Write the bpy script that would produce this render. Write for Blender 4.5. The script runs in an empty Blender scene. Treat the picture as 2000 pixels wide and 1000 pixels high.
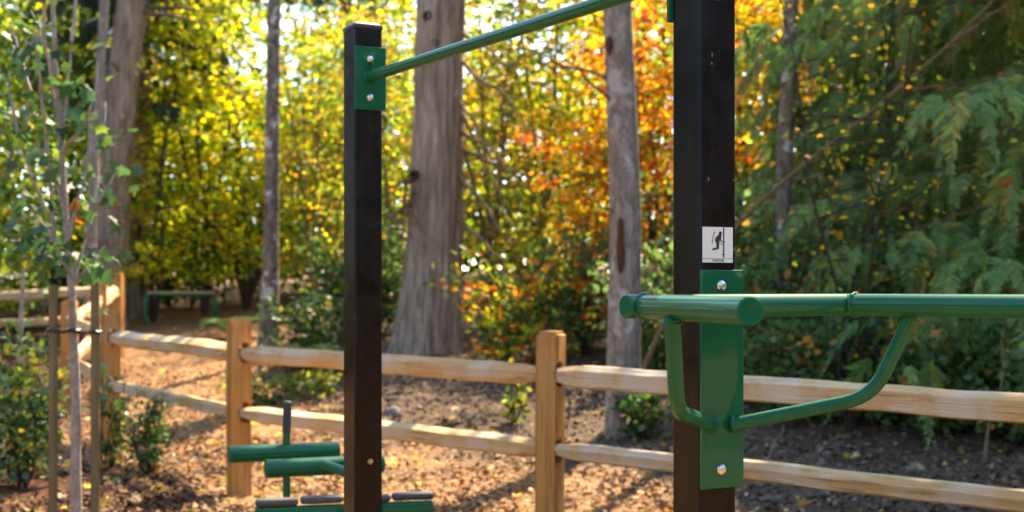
import bpy, bmesh, math, random
import numpy as np
from mathutils import Vector, Matrix, noise

R = math.radians
SC = bpy.context.scene
COL = SC.collection

# ------------------------------------------------------------------ camera, sky, sun, exposure
F = 2743.0          # focal length in photo pixels (2000 px wide)
HZ = 560.0          # photo row of the horizon
EYE = 1.45
cam_d = bpy.data.cameras.new('camera')
cam = bpy.data.objects.new('camera', cam_d)
COL.objects.link(cam)
cam.location = (0, 0, EYE)
cam.rotation_euler = (R(90), 0, 0)
cam_d.sensor_width = 36
cam_d.lens = 36 * F / 2000
cam_d.shift_y = (HZ - 500) / 2000
cam_d.clip_end = 2000
cam_d.dof.use_dof = True
cam_d.dof.focus_distance = 3.45
cam_d.dof.aperture_fstop = 4.0
SC.camera = cam

SUN_EL, SUN_AZ = R(50), R(26)      # azimuth measured from +Y (ahead) towards +X (right)
world = bpy.data.worlds.new('World')
SC.world = world
world.use_nodes = True
wn = world.node_tree
bg = wn.nodes['Background']
sky = wn.nodes.new('ShaderNodeTexSky')
sky.sky_type = 'NISHITA'
sky.sun_disc = False
sky.sun_elevation = SUN_EL
sky.sun_rotation = SUN_AZ
sky.dust_density = 0.1
sky.air_density = 0.7
sky.ozone_density = 3.0
wn.links.new(sky.outputs[0], bg.inputs[0])
bg.inputs[1].default_value = 0.15
sd = bpy.data.lights.new('sun', 'SUN')
sd.energy = 2.7
sd.angle = R(0.5)
sd.color = (1.0, 0.92, 0.80)
sun = bpy.data.objects.new('sun', sd)
COL.objects.link(sun)
sv = Vector((math.sin(SUN_AZ) * math.cos(SUN_EL), math.cos(SUN_AZ) * math.cos(SUN_EL), math.sin(SUN_EL)))
sun.rotation_euler = sv.to_track_quat('Z', 'Y').to_euler()
SC.view_settings.view_transform = 'Standard'
SC.view_settings.look = 'None'
SC.view_settings.gamma = 1
SC.view_settings.exposure = 2.75
SC.view_settings.use_white_balance = True      # camera white balance set for open shade
SC.view_settings.white_balance_temperature = 8500
SC.cycles.use_denoising = True
SC.cycles.max_bounces = 7
SC.cycles.diffuse_bounces = 4
SC.cycles.glossy_bounces = 3
SC.cycles.transmission_bounces = 5
SC.cycles.sample_clamp_indirect = 6

# ------------------------------------------------------------------ helpers
def P(px, py, d):
    return Vector(((px - 1000) / F * d, d, EYE - (py - HZ) / F * d))

def fence_side(x, y):
    return (x - 0.207) * 0.712 + (y - 7.58) * 0.702

def base_h(x, y):
    s = fence_side(x, y)
    t = s - 1.2
    soft = 0.5 * (t + math.sqrt(t * t + 0.6))
    z = 0.118 * soft
    lim = 2.4
    if z > 0.9:
        z = 0.9 + (lim - 0.9) * math.tanh((z - 0.9) / (lim - 0.9) * 0.6)
    return z

def ground_h(x, y):
    z = base_h(x, y)
    if abs(x) < 14 and 4 < y < 30:
        z += 0.05 * noise.noise(Vector((x * 0.5, y * 0.5, 3.1))) + 0.018 * noise.noise(Vector((x * 2.1, y * 2.1, 7.7)))
    return z

def soil_amount(x, y):
    s = fence_side(x, y)
    w = 0.7 * noise.noise(Vector((x * 0.6, y * 0.6, 1.0))) + 0.3 * noise.noise(Vector((x * 2.3, y * 2.3, 5.0)))
    a = min(1, max(0, (s - 2.0 + 0.9 * min(1, max(0, x / 1.6)) + w) / 0.5))
    b = min(1, max(0, (x + 0.165 * y + 0.5 * w) / 0.5))
    return a * b

def bed_amount(x, y):
    w = 0.5 * noise.noise(Vector((x * 0.8, y * 0.8, 11.0)))
    d = math.hypot((x + 3.4) / 1.35, (y - 9.3) / 1.9)
    e = min(1, max(0, (1.0 - d + 0.5 * w) / 0.22))
    far = min(1, max(0, (-x - 0.285 * y + w) / 0.4)) * min(1, max(0, (y - 13) / 2))
    strip = min(1, max(0, (y - 21.5 + w) / 1.5))
    return max(e, far, strip * 0.45)

class MB:
    def __init__(self):
        self.v = []; self.f = []
    def add(self, verts, faces):
        o = len(self.v)
        self.v += [tuple(p) for p in verts]
        self.f += [tuple(i + o for i in fc) for fc in faces]
        return self
    def bm(self, b, M=None):
        b.verts.index_update()
        vs = [(M @ v.co if M else v.co.copy()) for v in b.verts]
        fs = [[v.index for v in fc.verts] for fc in b.faces]
        b.free()
        return self.add(vs, fs)
    def box(self, size, M=None, bev=0.0, seg=2, edges='all'):
        b = bmesh.new()
        bmesh.ops.create_cube(b, size=1.0)
        bmesh.ops.scale(b, vec=size, verts=b.verts)
        if bev > 0:
            es = [e for e in b.edges if edges == 'all' or abs((e.verts[0].co - e.verts[1].co).normalized().z) > 0.9]
            bmesh.ops.bevel(b, geom=es, offset=bev, segments=seg, profile=0.5, affect='EDGES')
        return self.bm(b, M)
    def tube(self, pts, rad, n=16, caps=True, wob=None, capbev=0.0):
        pts = [Vector(p) for p in pts]
        if not hasattr(rad, '__len__'):
            rad = [rad] * len(pts)
        rad = list(rad)
        if capbev > 0:
            d0 = (pts[1] - pts[0]).normalized(); d1 = (pts[-1] - pts[-2]).normalized()
            pts = [pts[0], pts[0] + d0 * capbev] + pts[1:-1] + [pts[-1] - d1 * capbev, pts[-1]]
            rad = [rad[0] - capbev, rad[0]] + rad[1:-1] + [rad[-1], rad[-1] - capbev]
        tang = []
        for i in range(len(pts)):
            a = pts[max(0, i - 1)]; b = pts[min(len(pts) - 1, i + 1)]
            tang.append((b - a).normalized())
        ref = Vector((0, 0, 1)) if abs(tang[0].z) < 0.9 else Vector((1, 0, 0))
        nx = tang[0].cross(ref).normalized()
        o = len(self.v)
        for i, p in enumerate(pts):
            t = tang[i]
            nx = (nx - t * nx.dot(t)).normalized()
            ny = t.cross(nx)
            for k in range(n):
                an = 2 * math.pi * k / n
                r = rad[i]
                if wob:
                    r *= wob(i, an, p)
                self.v.append(tuple(p + nx * (r * math.cos(an)) + ny * (r * math.sin(an))))
        for i in range(len(pts) - 1):
            for k in range(n):
                a = o + i * n + k; b = o + i * n + (k + 1) % n
                self.f.append((a, b, b + n, a + n))
        if caps:
            self.f.append(tuple(o + k for k in reversed(range(n))))
            e = o + (len(pts) - 1) * n
            self.f.append(tuple(e + k for k in range(n)))
        return self
    def lathe(self, prof, n=24, M=None):
        o = len(self.v)
        for r, z in prof:
            for k in range(n):
                an = 2 * math.pi * k / n
                p = Vector((r * math.cos(an), r * math.sin(an), z))
                self.v.append(tuple(M @ p if M else p))
        for i in range(len(prof) - 1):
            for k in range(n):
                a = o + i * n + k; b = o + i * n + (k + 1) % n
                self.f.append((a, b, b + n, a + n))
        self.f.append(tuple(o + k for k in reversed(range(n))))
        e = o + (len(prof) - 1) * n
        self.f.append(tuple(e + k for k in range(n)))
        return self

MW = {}          # world matrix of each thing's root

def finish(me, mat, smooth=35):
    if mat:
        me.materials.append(mat)
    if smooth:
        me.polygons.foreach_set('use_smooth', [True] * len(me.polygons))
        me.set_sharp_from_angle(angle=R(smooth))
    me.update()

def obj(name, mb, mat, parent=None, smooth=35, wn_=False):
    """link the collected shape as ONE mesh object; shape is in world space, parent's base is taken off"""
    me = bpy.data.meshes.new(name)
    vs = mb.v
    if parent is not None:
        Mi = MW[parent.name].inverted()
        vs = [tuple(Mi @ Vector(p)) for p in vs]
    me.from_pydata(vs, [], mb.f)
    finish(me, mat, smooth)
    o = bpy.data.objects.new(name, me)
    COL.objects.link(o)
    if wn_:
        md = o.modifiers.new('normals', 'WEIGHTED_NORMAL')
        md.weight = 100; md.keep_sharp = False
        me.polygons.foreach_set('use_smooth', [True] * len(me.polygons))
        me.set_sharp_from_angle(angle=R(80))
    if parent is not None:
        o.parent = parent
        MW[o.name] = MW[parent.name]
    else:
        MW[o.name] = Matrix()
    return o

def tag(o, label=None, cat=None, group=None, kind=None):
    if label: o['label'] = label
    if cat: o['category'] = cat
    if group: o['group'] = group
    if kind: o['kind'] = kind
    return o

def thing(name, label, cat, loc=(0, 0, 0), rz=0, group=None):
    o = bpy.data.objects.new(name, None)
    COL.objects.link(o)
    o.empty_display_size = 0.2
    o.location = loc
    o.rotation_euler = (0, 0, rz)
    MW[o.name] = Matrix.Translation(Vector(loc)) @ Matrix.Rotation(rz, 4, 'Z')
    return tag(o, label, cat, group)

def dup(root, label=None, group=None, loc=None, rz=None, scale=None):
    r = root.copy(); COL.objects.link(r)
    for ch in list(root.children):
        c = ch.copy(); COL.objects.link(c); c.parent = r
        for g in list(ch.children):
            d = g.copy(); COL.objects.link(d); d.parent = c
    if label: r['label'] = label
    if group: r['group'] = group
    if loc is not None: r.location = loc
    if rz is not None: r.rotation_euler = (0, 0, rz)
    if scale is not None: r.scale = scale
    return r

# ------------------------------------------------------------------ materials
def new_mat(name):
    m = bpy.data.materials.new(name)
    m.use_nodes = True
    nt = m.node_tree
    return m, nt, nt.nodes['Principled BSDF']

def nd(nt, t, **kw):
    n = nt.nodes.new(t)
    for k, v in kw.items():
        if k.startswith('i_'):
            n.inputs[k[2:].replace('_', ' ')].default_value = v
        else:
            setattr(n, k, v)
    return n

def coords(nt, scale=(1, 1, 1), kind='Object'):
    tc = nd(nt, 'ShaderNodeTexCoord')
    mp = nd(nt, 'ShaderNodeMapping')
    mp.inputs['Scale'].default_value = scale
    nt.links.new(tc.outputs[kind], mp.inputs['Vector'])
    return mp.outputs['Vector']

def nz(nt, vec, scale, detail=5, rough=0.6, dist=0.0):
    n = nd(nt, 'ShaderNodeTexNoise')
    n.inputs['Scale'].default_value = scale
    n.inputs['Detail'].default_value = detail
    n.inputs['Roughness'].default_value = rough
    n.inputs['Distortion'].default_value = dist
    nt.links.new(vec, n.inputs['Vector'])
    return n.outputs['Fac']

def ramp(nt, fac, stops):
    r = nd(nt, 'ShaderNodeValToRGB')
    el = r.color_ramp.elements
    while len(el) > 1:
        el.remove(el[-1])
    for i, (p, c) in enumerate(stops):
        e = el[0] if i == 0 else el.new(p)
        e.position = p
        e.color = (c[0], c[1], c[2], 1) if hasattr(c, '__len__') else (c, c, c, 1)
    nt.links.new(fac, r.inputs['Fac'])
    return r.outputs['Color']

def mixc(nt, fac, a, b, mode='MIX'):
    m = nd(nt, 'ShaderNodeMix', data_type='RGBA', blend_type=mode)
    ins = [m.inputs[0], m.inputs[6], m.inputs[7]]
    for s, v in zip(ins, (fac, a, b)):
        if hasattr(v, 'links'):
            nt.links.new(v, s)
        elif hasattr(v, '__len__'):
            s.default_value = (*v, 1) if len(v) == 3 else v
        else:
            s.default_value = v
    return m.outputs[2]

def bump(nt, h, bsdf, strength=0.4, dist=0.01):
    b = nd(nt, 'ShaderNodeBump')
    b.inputs['Strength'].default_value = strength
    b.inputs['Distance'].default_value = dist
    nt.links.new(h, b.inputs['Height'])
    nt.links.new(b.outputs['Normal'], bsdf.inputs['Normal'])

def mat_paint(name, col, rough=0.02, coat=0.42, dirt=(0.1, 0.08, 0.06), dirt_amt=0.12, speck=True):
    m, nt, b = new_mat(name)
    v = coords(nt)
    big = nz(nt, v, 6, 4)
    fine = nz(nt, v, 220, 3, 0.7)
    c = mixc(nt, ramp(nt, big, [(0.35, 0.0), (0.75, 1.0)]), col, tuple(x * 0.86 for x in col))
    c = mixc(nt, ramp(nt, fine, [(0.66, 0.0), (0.74, dirt_amt)]), c, dirt)
    nt.links.new(c, b.inputs['Base Color'])
    b.inputs['Roughness'].default_value = 0.5
    b.inputs['Specular IOR Level'].default_value = 0.06
    b.inputs['Coat Weight'].default_value = coat
    rr = ramp(nt, nz(nt, v, 30, 6, 0.7), [(0.3, rough * 0.7), (0.7, rough * 1.6)])
    nt.links.new(rr, b.inputs['Coat Roughness'])
    return m

def mat_bronze(name):
    m, nt, b = new_mat(name)
    v = coords(nt)
    vs = coords(nt, (1, 1, 0.06))
    streak = nz(nt, vs, 60, 5, 0.65)
    cloud = nz(nt, v, 5, 6, 0.65, 0.6)
    fine = nz(nt, v, 260, 3, 0.8)
    c = mixc(nt, ramp(nt, cloud, [(0.42, 0.0), (0.72, 1.0)]), (0.0052, 0.004, 0.0035), (0.013, 0.0102, 0.009))
    c = mixc(nt, ramp(nt, streak, [(0.56, 0.0), (0.76, 0.5)]), c, (0.035, 0.026, 0.021))
    c = mixc(nt, ramp(nt, fine, [(0.70, 0.0), (0.75, 0.5)]), c, (0.16, 0.13, 0.11))
    nt.links.new(c, b.inputs['Base Color'])
    nt.links.new(ramp(nt, cloud, [(0.3, 0.13), (0.7, 0.32)]), b.inputs['Roughness'])
    b.inputs['Specular IOR Level'].default_value = 0.17
    return m

def mat_metal(name, col, rough=0.3):
    m, nt, b = new_mat(name)
    v = coords(nt)
    b.inputs['Metallic'].default_value = 1
    n = nz(nt, v, 90, 5)
    nt.links.new(mixc(nt, n, col, tuple(x * 0.6 for x in col)), b.inputs['Base Color'])
    nt.links.new(ramp(nt, n, [(0.3, rough * 0.8), (0.7, rough * 1.6)]), b.inputs['Roughness'])
    return m

def mat_plain(name, col, rough=0.6, var=0.25, scale=40, bmp=0.15):
    m, nt, b = new_mat(name)
    v = coords(nt)
    n = nz(nt, v, scale, 5)
    nt.links.new(mixc(nt, ramp(nt, n, [(0.3, 0.0), (0.7, 1.0)]), col, tuple(x * (1 - var) for x in col)), b.inputs['Base Color'])
    b.inputs['Roughness'].default_value = rough
    if bmp:
        bump(nt, nz(nt, v, scale * 3, 3), b, bmp, 0.004)
    return m

def mat_wood(name, axis, light, dark, grey, grey_amt):
    m, nt, b = new_mat(name)
    st = [14, 14, 14]; st[axis] = 0.7
    v = coords(nt, tuple(st))
    g = nz(nt, v, 1.6, 6, 0.62, 0.8)
    st2 = [60, 60, 60]; st2[axis] = 1.6
    v2 = coords(nt, tuple(st2))
    g2 = nz(nt, v2, 1.5, 3, 0.7)
    vb = coords(nt)
    c = mixc(nt, ramp(nt, g, [(0.3, 0.0), (0.7, 1.0)]), light, dark)
    c = mixc(nt, ramp(nt, g2, [(0.55, 0.0), (0.68, 0.85)]), c, tuple(x * 0.4 for x in dark))
    w = nz(nt, vb, 2.3, 5, 0.6)
    c = mixc(nt, ramp(nt, w, [(0.47, 0.0), (0.58, grey_amt)]), c, grey)
    vor = nd(nt, 'ShaderNodeTexVoronoi')          # knots
    sk = [5, 5, 5]; sk[axis] = 2.2
    nt.links.new(coords(nt, tuple(sk)), vor.inputs['Vector'])
    vor.inputs['Scale'].default_value = 0.9
    c = mixc(nt, ramp(nt, vor.outputs['Distance'], [(0.07, 0.85), (0.16, 0.0)]), c, (0.1, 0.05, 0.022))
    nt.links.new(c, b.inputs['Base Color'])
    b.inputs['Roughness'].default_value = 0.72
    b.inputs['Specular IOR Level'].default_value = 0.25
    bump(nt, g2, b, 0.8, 0.012)
    return m

def mat_bark(name, light, dark, patch=None, patch_amt=0.5, stretch=0.18, scale=22, moss=None):
    m, nt, b = new_mat(name)
    v = coords(nt, (1, 1, stretch))
    g = nz(nt, v, scale, 7, 0.66, 0.7)
    fi = nz(nt, v, scale * 3.2, 4, 0.7)
    c = mixc(nt, ramp(nt, g, [(0.36, 0.0), (0.62, 1.0)]), dark, light)
    c = mixc(nt, ramp(nt, fi, [(0.45, 0.35), (0.6, 0.0)]), c, tuple(x * 0.5 for x in dark))
    vb = coords(nt)
    if patch:
        p = nz(nt, vb, 5.5, 4, 0.55, 0.3)
        c = mixc(nt, ramp(nt, p, [(0.56, 0.0), (0.62, patch_amt)]), c, patch)
    if moss:
        p = nz(nt, vb, 3.1, 5, 0.6, 0.3)
        c = mixc(nt, ramp(nt, p, [(0.55, 0.0), (0.7, 0.7)]), c, moss)
    nt.links.new(c, b.inputs['Base Color'])
    b.inputs['Roughness'].default_value = 0.9
    b.inputs['Specular IOR Level'].default_value = 0.15
    bump(nt, g, b, 1.0, 0.05)
    return m

def mat_leaf(name, trans=0.5, rough=0.45, spec=0.35, boost=1.25):
    m, nt, b = new_mat(name)
    at = nd(nt, 'ShaderNodeAttribute', attribute_name='tint')
    nt.links.new(at.outputs['Color'], b.inputs['Base Color'])
    b.inputs['Roughness'].default_value = rough
    b.inputs['Specular IOR Level'].default_value = spec
    tr = nd(nt, 'ShaderNodeBsdfTranslucent')
    nt.links.new(mixc(nt, 1.0, at.outputs['Color'], (boost, boost, boost * 0.8), 'MULTIPLY'), tr.inputs['Color'])
    mx = nd(nt, 'ShaderNodeMixShader')
    mx.inputs[0].default_value = trans
    nt.links.new(b.outputs[0], mx.inputs[1])
    nt.links.new(tr.outputs[0], mx.inputs[2])
    out = nt.nodes['Material Output']
    nt.links.new(mx.outputs[0], out.inputs['Surface'])
    return m

def mat_tint(name, rough=0.8):
    m, nt, b = new_mat(name)
    at = nd(nt, 'ShaderNodeAttribute', attribute_name='tint')
    v = coords(nt)
    c = mixc(nt, nz(nt, v, 60, 3), at.outputs['Color'], (0.05, 0.035, 0.025))
    nt.links.new(mixc(nt, 0.35, at.outputs['Color'], c), b.inputs['Base Color'])
    b.inputs['Roughness'].default_value = rough
    b.inputs['Specular IOR Level'].default_value = 0.2
    return m

def mat_ground():
    m, nt, b = new_mat('bark_mulch_and_soil')
    at = nd(nt, 'ShaderNodeAttribute', attribute_name='zone')
    sep = nd(nt, 'ShaderNodeSeparateColor')
    nt.links.new(at.outputs['Color'], sep.inputs[0])
    v = coords(nt)
    big = nz(nt, v, 0.9, 5)
    mid = nz(nt, v, 9, 6, 0.7, 0.4)
    fin = nz(nt, v, 48, 4, 0.75)
    mul = ramp(nt, mid, [(0.3, (0.20, 0.095, 0.042)), (0.5, (0.34, 0.18, 0.085)), (0.7, (0.46, 0.28, 0.145))])
    mul = mixc(nt, ramp(nt, fin, [(0.35, 0.6), (0.5, 0.0)]), mul, (0.11, 0.055, 0.027))
    soil = ramp(nt, mid, [(0.3, (0.07, 0.045, 0.029)), (0.55, (0.14, 0.096, 0.064)), (0.75, (0.22, 0.163, 0.115))])
    soil = mixc(nt, ramp(nt, fin, [(0.35, 0.7), (0.55, 0.0)]), soil, (0.03, 0.02, 0.014))
    bed = ramp(nt, mid, [(0.3, (0.035, 0.016, 0.010)), (0.55, (0.10, 0.042, 0.024)), (0.78, (0.2, 0.09, 0.05))])
    c = mixc(nt, sep.outputs[0], mul, soil)
    c = mixc(nt, sep.outputs[1], c, bed)
    c = mixc(nt, ramp(nt, big, [(0.42, 0.0), (0.66, 0.5)]), c, (0.09, 0.052, 0.03))
    nt.links.new(c, b.inputs['Base Color'])
    b.inputs['Roughness'].default_value = 0.95
    b.inputs['Specular IOR Level'].default_value = 0.1
    bump(nt, mid, b, 0.9, 0.05)
    return m

M = {}
M['green'] = mat_paint('green_powder_coat', (0.0, 0.100, 0.042))
M['bronze'] = mat_bronze('dark_bronze_powder_coat')
M['cap'] = mat_plain('black_plastic', (0.018, 0.018, 0.02), 0.35, 0.3, 60, 0.05)
M['steel'] = mat_metal('stainless_steel', (0.78, 0.74, 0.68), 0.2)
M['brass'] = mat_metal('yellow_zinc', (0.62, 0.46, 0.2), 0.3)
M['sign'] = mat_plain('sign_white', (0.72, 0.70, 0.65), 0.4, 0.06, 30, 0)
M['ink'] = mat_plain('black_ink', (0.012, 0.012, 0.012), 0.5, 0.1, 30, 0)
M['scuff'] = mat_plain('scuff_white', (0.22, 0.19, 0.16), 0.7, 0.4, 400, 0)
M['grip'] = mat_plain('grey_rubber', (0.05, 0.05, 0.055), 0.7, 0.4, 160, 0.6)
M['pad'] = mat_plain('sunlit_recycled_plastic', (0.075, 0.066, 0.056), 0.6, 0.4, 30, 0.2)  # pad plastic with sunlight put into its paler, browner colour
M['post_wood'] = mat_wood('cedar_post', 2, (0.60, 0.285, 0.075), (0.40, 0.165, 0.04), (0.48, 0.28, 0.12), 0.4)
M['rail_wood'] = mat_wood('split_rail', 0, (0.68, 0.46, 0.225), (0.54, 0.30, 0.115), (0.62, 0.54, 0.43), 0.55)
M['stake_wood'] = mat_wood('weathered_stake', 2, (0.20, 0.142, 0.062), (0.125, 0.084, 0.037), (0.2, 0.16, 0.09), 0.5)
M['bench_wood'] = mat_wood('bench_slats', 0, (0.55, 0.40, 0.24), (0.42, 0.28, 0.15), (0.5, 0.43, 0.34), 0.5)
M['fir_bark'] = mat_bark('fir_bark', (0.50, 0.36, 0.275), (0.18, 0.12, 0.088), stretch=0.12, scale=15)
M['cedar_bark'] = mat_bark('cedar_bark', (0.56, 0.425, 0.31), (0.20, 0.14, 0.10), stretch=0.085, scale=15)
M['alder_bark'] = mat_bark('alder_bark', (0.40, 0.325, 0.265), (0.20, 0.155, 0.12), (0.52, 0.47, 0.41), 0.6, 0.4, 14)
M['mossy_bark'] = mat_bark('mossy_alder_bark', (0.30, 0.25, 0.20), (0.09, 0.068, 0.05), (0.55, 0.53, 0.49), 0.85, 0.5, 12)
M['thin_bark'] = mat_bark('sapling_bark', (0.56, 0.47, 0.40), (0.36, 0.28, 0.23), (0.60, 0.55, 0.50), 0.4, 0.6, 18)
M['twig'] = mat_bark('dead_twig', (0.33, 0.23, 0.13), (0.19, 0.12, 0.065), None, 0, 0.5, 30)
M['stem'] = mat_bark('dark_stem', (0.11, 0.08, 0.055), (0.05, 0.035, 0.025), None, 0, 0.4, 30)
M['scar'] = mat_bark('bark_scar', (0.20, 0.075, 0.035), (0.07, 0.028, 0.016), None, 0, 0.1, 40)
M['rock'] = mat_bark('mossy_rock', (0.28, 0.27, 0.25), (0.16, 0.15, 0.14), None, 0, 1.0, 10, (0.10, 0.12, 0.03))
M['leaf'] = mat_leaf('leaf', 0.5)
M['autumn_leaf'] = mat_leaf('autumn_leaf', 0.64, 0.5, 0.25, 1.3)
M['cedar_leaf'] = mat_leaf('cedar_frond', 0.38, 0.55, 0.25, 1.2)
M['gloss_leaf'] = mat_leaf('glossy_leaf', 0.35, 0.28, 0.6)
M['chips'] = mat_tint('wood_chips')
M['ground'] = mat_ground()

# ------------------------------------------------------------------ leaf meshes (numpy)
TPL_SIMPLE = (np.array([(0, 0, 0), (-.36, .45, .09), (0, 1, -.06), (.36, .45, .09)]), [(0, 3, 2), (0, 2, 1)])
def _maple():
    out = [(0, 0), (-.22, .10), (-.50, .06), (-.36, .30), (-.55, .58), (-.25, .58), (-.16, .74), (0, 1.05),
           (.16, .74), (.25, .58), (.55, .58), (.36, .30), (.50, .06), (.22, .10)]
    v = [(0, .36, .0)] + [(x, y, .10 * abs(x) * 2 - .1 * y * y) for x, y in out]
    n = len(out)
    return np.array(v), [(0, 1 + (k + 1) % n, 1 + k) for k in range(n)]
TPL_MAPLE = _maple()
TPL_CHIP = (np.array([(-.3, 0, 0), (.3, .1, .05), (.35, .8, .0), (-.2, 1, .07)]), [(0, 1, 2), (0, 2, 3)])
TPL_NEEDLE = (np.array([(-.07, 0, 0), (-.13, .5, 0), (0, 1, 0), (.13, .5, 0), (.07, 0, 0)]), [(0, 4, 3, 1), (1, 3, 2)])

def leaf_mesh(name, pos, axis, nrm, length, cols, tpl):
    tv, tf = tpl
    n = len(pos); k = len(tv)
    ax = axis / (np.linalg.norm(axis, axis=1, keepdims=True) + 1e-9)
    nn = nrm - ax * np.sum(nrm * ax, axis=1, keepdims=True)
    nn /= (np.linalg.norm(nn, axis=1, keepdims=True) + 1e-9)
    sd_ = np.cross(ax, nn)
    L = length[:, None, None]
    V = pos[:, None, :] + L * (tv[None, :, 0:1] * sd_[:, None, :] + tv[None, :, 1:2] * ax[:, None, :] + tv[None, :, 2:3] * nn[:, None, :])
    V = V.reshape(-1, 3)
    sizes = [len(f) for f in tf]
    flat = np.array([i for f in tf for i in f])
    loops = (flat[None, :] + (np.arange(n) * k)[:, None]).reshape(-1)
    starts1 = np.cumsum([0] + sizes[:-1])
    tot = sum(sizes)
    starts = (starts1[None, :] + (np.arange(n) * tot)[:, None]).reshape(-1)
    me = bpy.data.meshes.new(name)
    me.vertices.add(len(V)); me.vertices.foreach_set('co', V.astype(np.float32).ravel())
    me.loops.add(len(loops)); me.loops.foreach_set('vertex_index', loops.astype(np.int32))
    me.polygons.add(len(starts)); me.polygons.foreach_set('loop_start', starts.astype(np.int32))
    at = me.attributes.new('tint', 'FLOAT_COLOR', 'POINT')
    C4 = np.ones((n, k, 4), dtype=np.float32)
    C4[:, :, :3] = np.clip(cols, 0, 1)[:, None, :]
    at.data.foreach_set('color', C4.ravel())
    me.update(calc_edges=True)
    me.validate()
    return me

def leaf_obj(name, parent, mat, pos, axis, nrm, length, cols, tpl=TPL_SIMPLE):
    if parent is not None:
        o4 = np.array(MW[parent.name].inverted())
        pos = pos @ o4[:3, :3].T + o4[:3, 3]
    me = leaf_mesh(name, pos, axis, nrm, length, cols, tpl)
    me.materials.append(mat)
    o = bpy.data.objects.new(name, me)
    COL.objects.link(o)
    if parent is not None:
        o.parent = parent
    return o

def pick_cols(rng, pal, cluster, n_cluster, jitter=0.22):
    """pal: list of (rgb, weight). Colour mostly shared inside a cluster, with single odd leaves."""
    cs = np.array([c for c, w in pal]); ws = np.array([w for c, w in pal], float); ws /= ws.sum()
    per = rng.choice(len(cs), n_cluster, p=ws)
    idx = per[cluster]
    odd = rng.random(len(cluster)) < 0.3
    idx = np.where(odd, rng.choice(len(cs), len(cluster), p=ws), idx)
    c = cs[idx]
    return c * (1 + jitter * rng.standard_normal((len(c), 1)).clip(-2, 2)) * (1 + 0.08 * rng.standard_normal(c.shape))

# ------------------------------------------------------------------ ground
def axis_grid(lo, hi, a, b, step, far):
    g = list(np.arange(a, b + 1e-6, step))
    s = step; x = b
    while x < hi:
        s *= 1.35; x += s; g.append(min(x, hi))
    s = step; x = a; pre = []
    while x > lo:
        s *= 1.35; x -= s; pre.append(max(x, lo))
    return pre[::-1] + g
gx = axis_grid(-400, 400, -9, 7, 0.13, 400)
gy = axis_grid(-400, 400, 4, 26, 0.14, 400)
gv = []; gz_ = []
for y in gy:
    for x in gx:
        z = ground_h(x, y)
        so = be = 0
        if abs(x) < 25 and 0 < y < 45:
            so = soil_amount(x, y); be = bed_amount(x, y)
            if so > 0 and abs(x) < 12:
                z += so * (0.045 * noise.noise(Vector((x * 4.3, y * 4.3, 0))) + 0.03 * abs(noise.noise(Vector((x * 9, y * 9, 4)))))
            if be > 0 and y < 13:
                z += be * (0.05 + 0.03 * noise.noise(Vector((x * 5, y * 5, 9))))
        gv.append((x, y, z)); gz_.append((so, be, 0, 1))
nx_, ny_ = len(gx), len(gy)
gf = [(j * nx_ + i, j * nx_ + i + 1, (j + 1) * nx_ + i + 1, (j + 1) * nx_ + i) for j in range(ny_ - 1) for i in range(nx_ - 1)]
gme = bpy.data.meshes.new('ground')
gme.from_pydata(gv, [], gf)
za = gme.attributes.new('zone', 'FLOAT_COLOR', 'POINT')
za.data.foreach_set('color', np.array(gz_, dtype=np.float32).ravel())
finish(gme, M['ground'], 0)
gme.polygons.foreach_set('use_smooth', [True] * len(gme.polygons))
ground = bpy.data.objects.new('ground', gme)
COL.objects.link(ground)
ground['kind'] = 'structure'

# loose wood chips, soil crumbs and fallen leaves (nobody could count them)
def scatter(name, n, area, size, colf, tpl, mat, seed, accept=None, tilt=0.45, lift=0.01):
    rng = np.random.default_rng(seed)
    pos = []; 
    x0, x1, y0, y1 = area
    while len(pos) < n:
        y = y0 + (y1 - y0) * rng.random() ** 1.6
        x = rng.uniform(max(x0, -0.40 * y), min(x1, 0.40 * y))
        if accept and rng.random() > accept(x, y):
            continue
        z = ground_h(x, y)
        so = soil_amount(x, y)
        if so > 0: z += so * (0.045 * noise.noise(Vector((x * 4.3, y * 4.3, 0))) + 0.03 * abs(noise.noise(Vector((x * 9, y * 9, 4)))))
        be = bed_amount(x, y)
        if be > 0 and y < 13: z += be * (0.05 + 0.03 * noise.noise(Vector((x * 5, y * 5, 9))))
        pos.append((x, y, z + lift * rng.random()))
    pos = np.array(pos)
    an = rng.uniform(0, 2 * np.pi, n)
    ax = np.stack([np.cos(an), np.sin(an), tilt * rng.standard_normal(n)], 1)
    nr = np.stack([tilt * rng.standard_normal(n), tilt * rng.standard_normal(n), np.ones(n)], 1)
    ln = rng.uniform(size[0], size[1], n)
    o = leaf_obj(name, None, mat, pos, ax, nr, ln, colf(rng, pos, n), tpl)
    o['kind'] = 'stuff'
    return o

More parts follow.
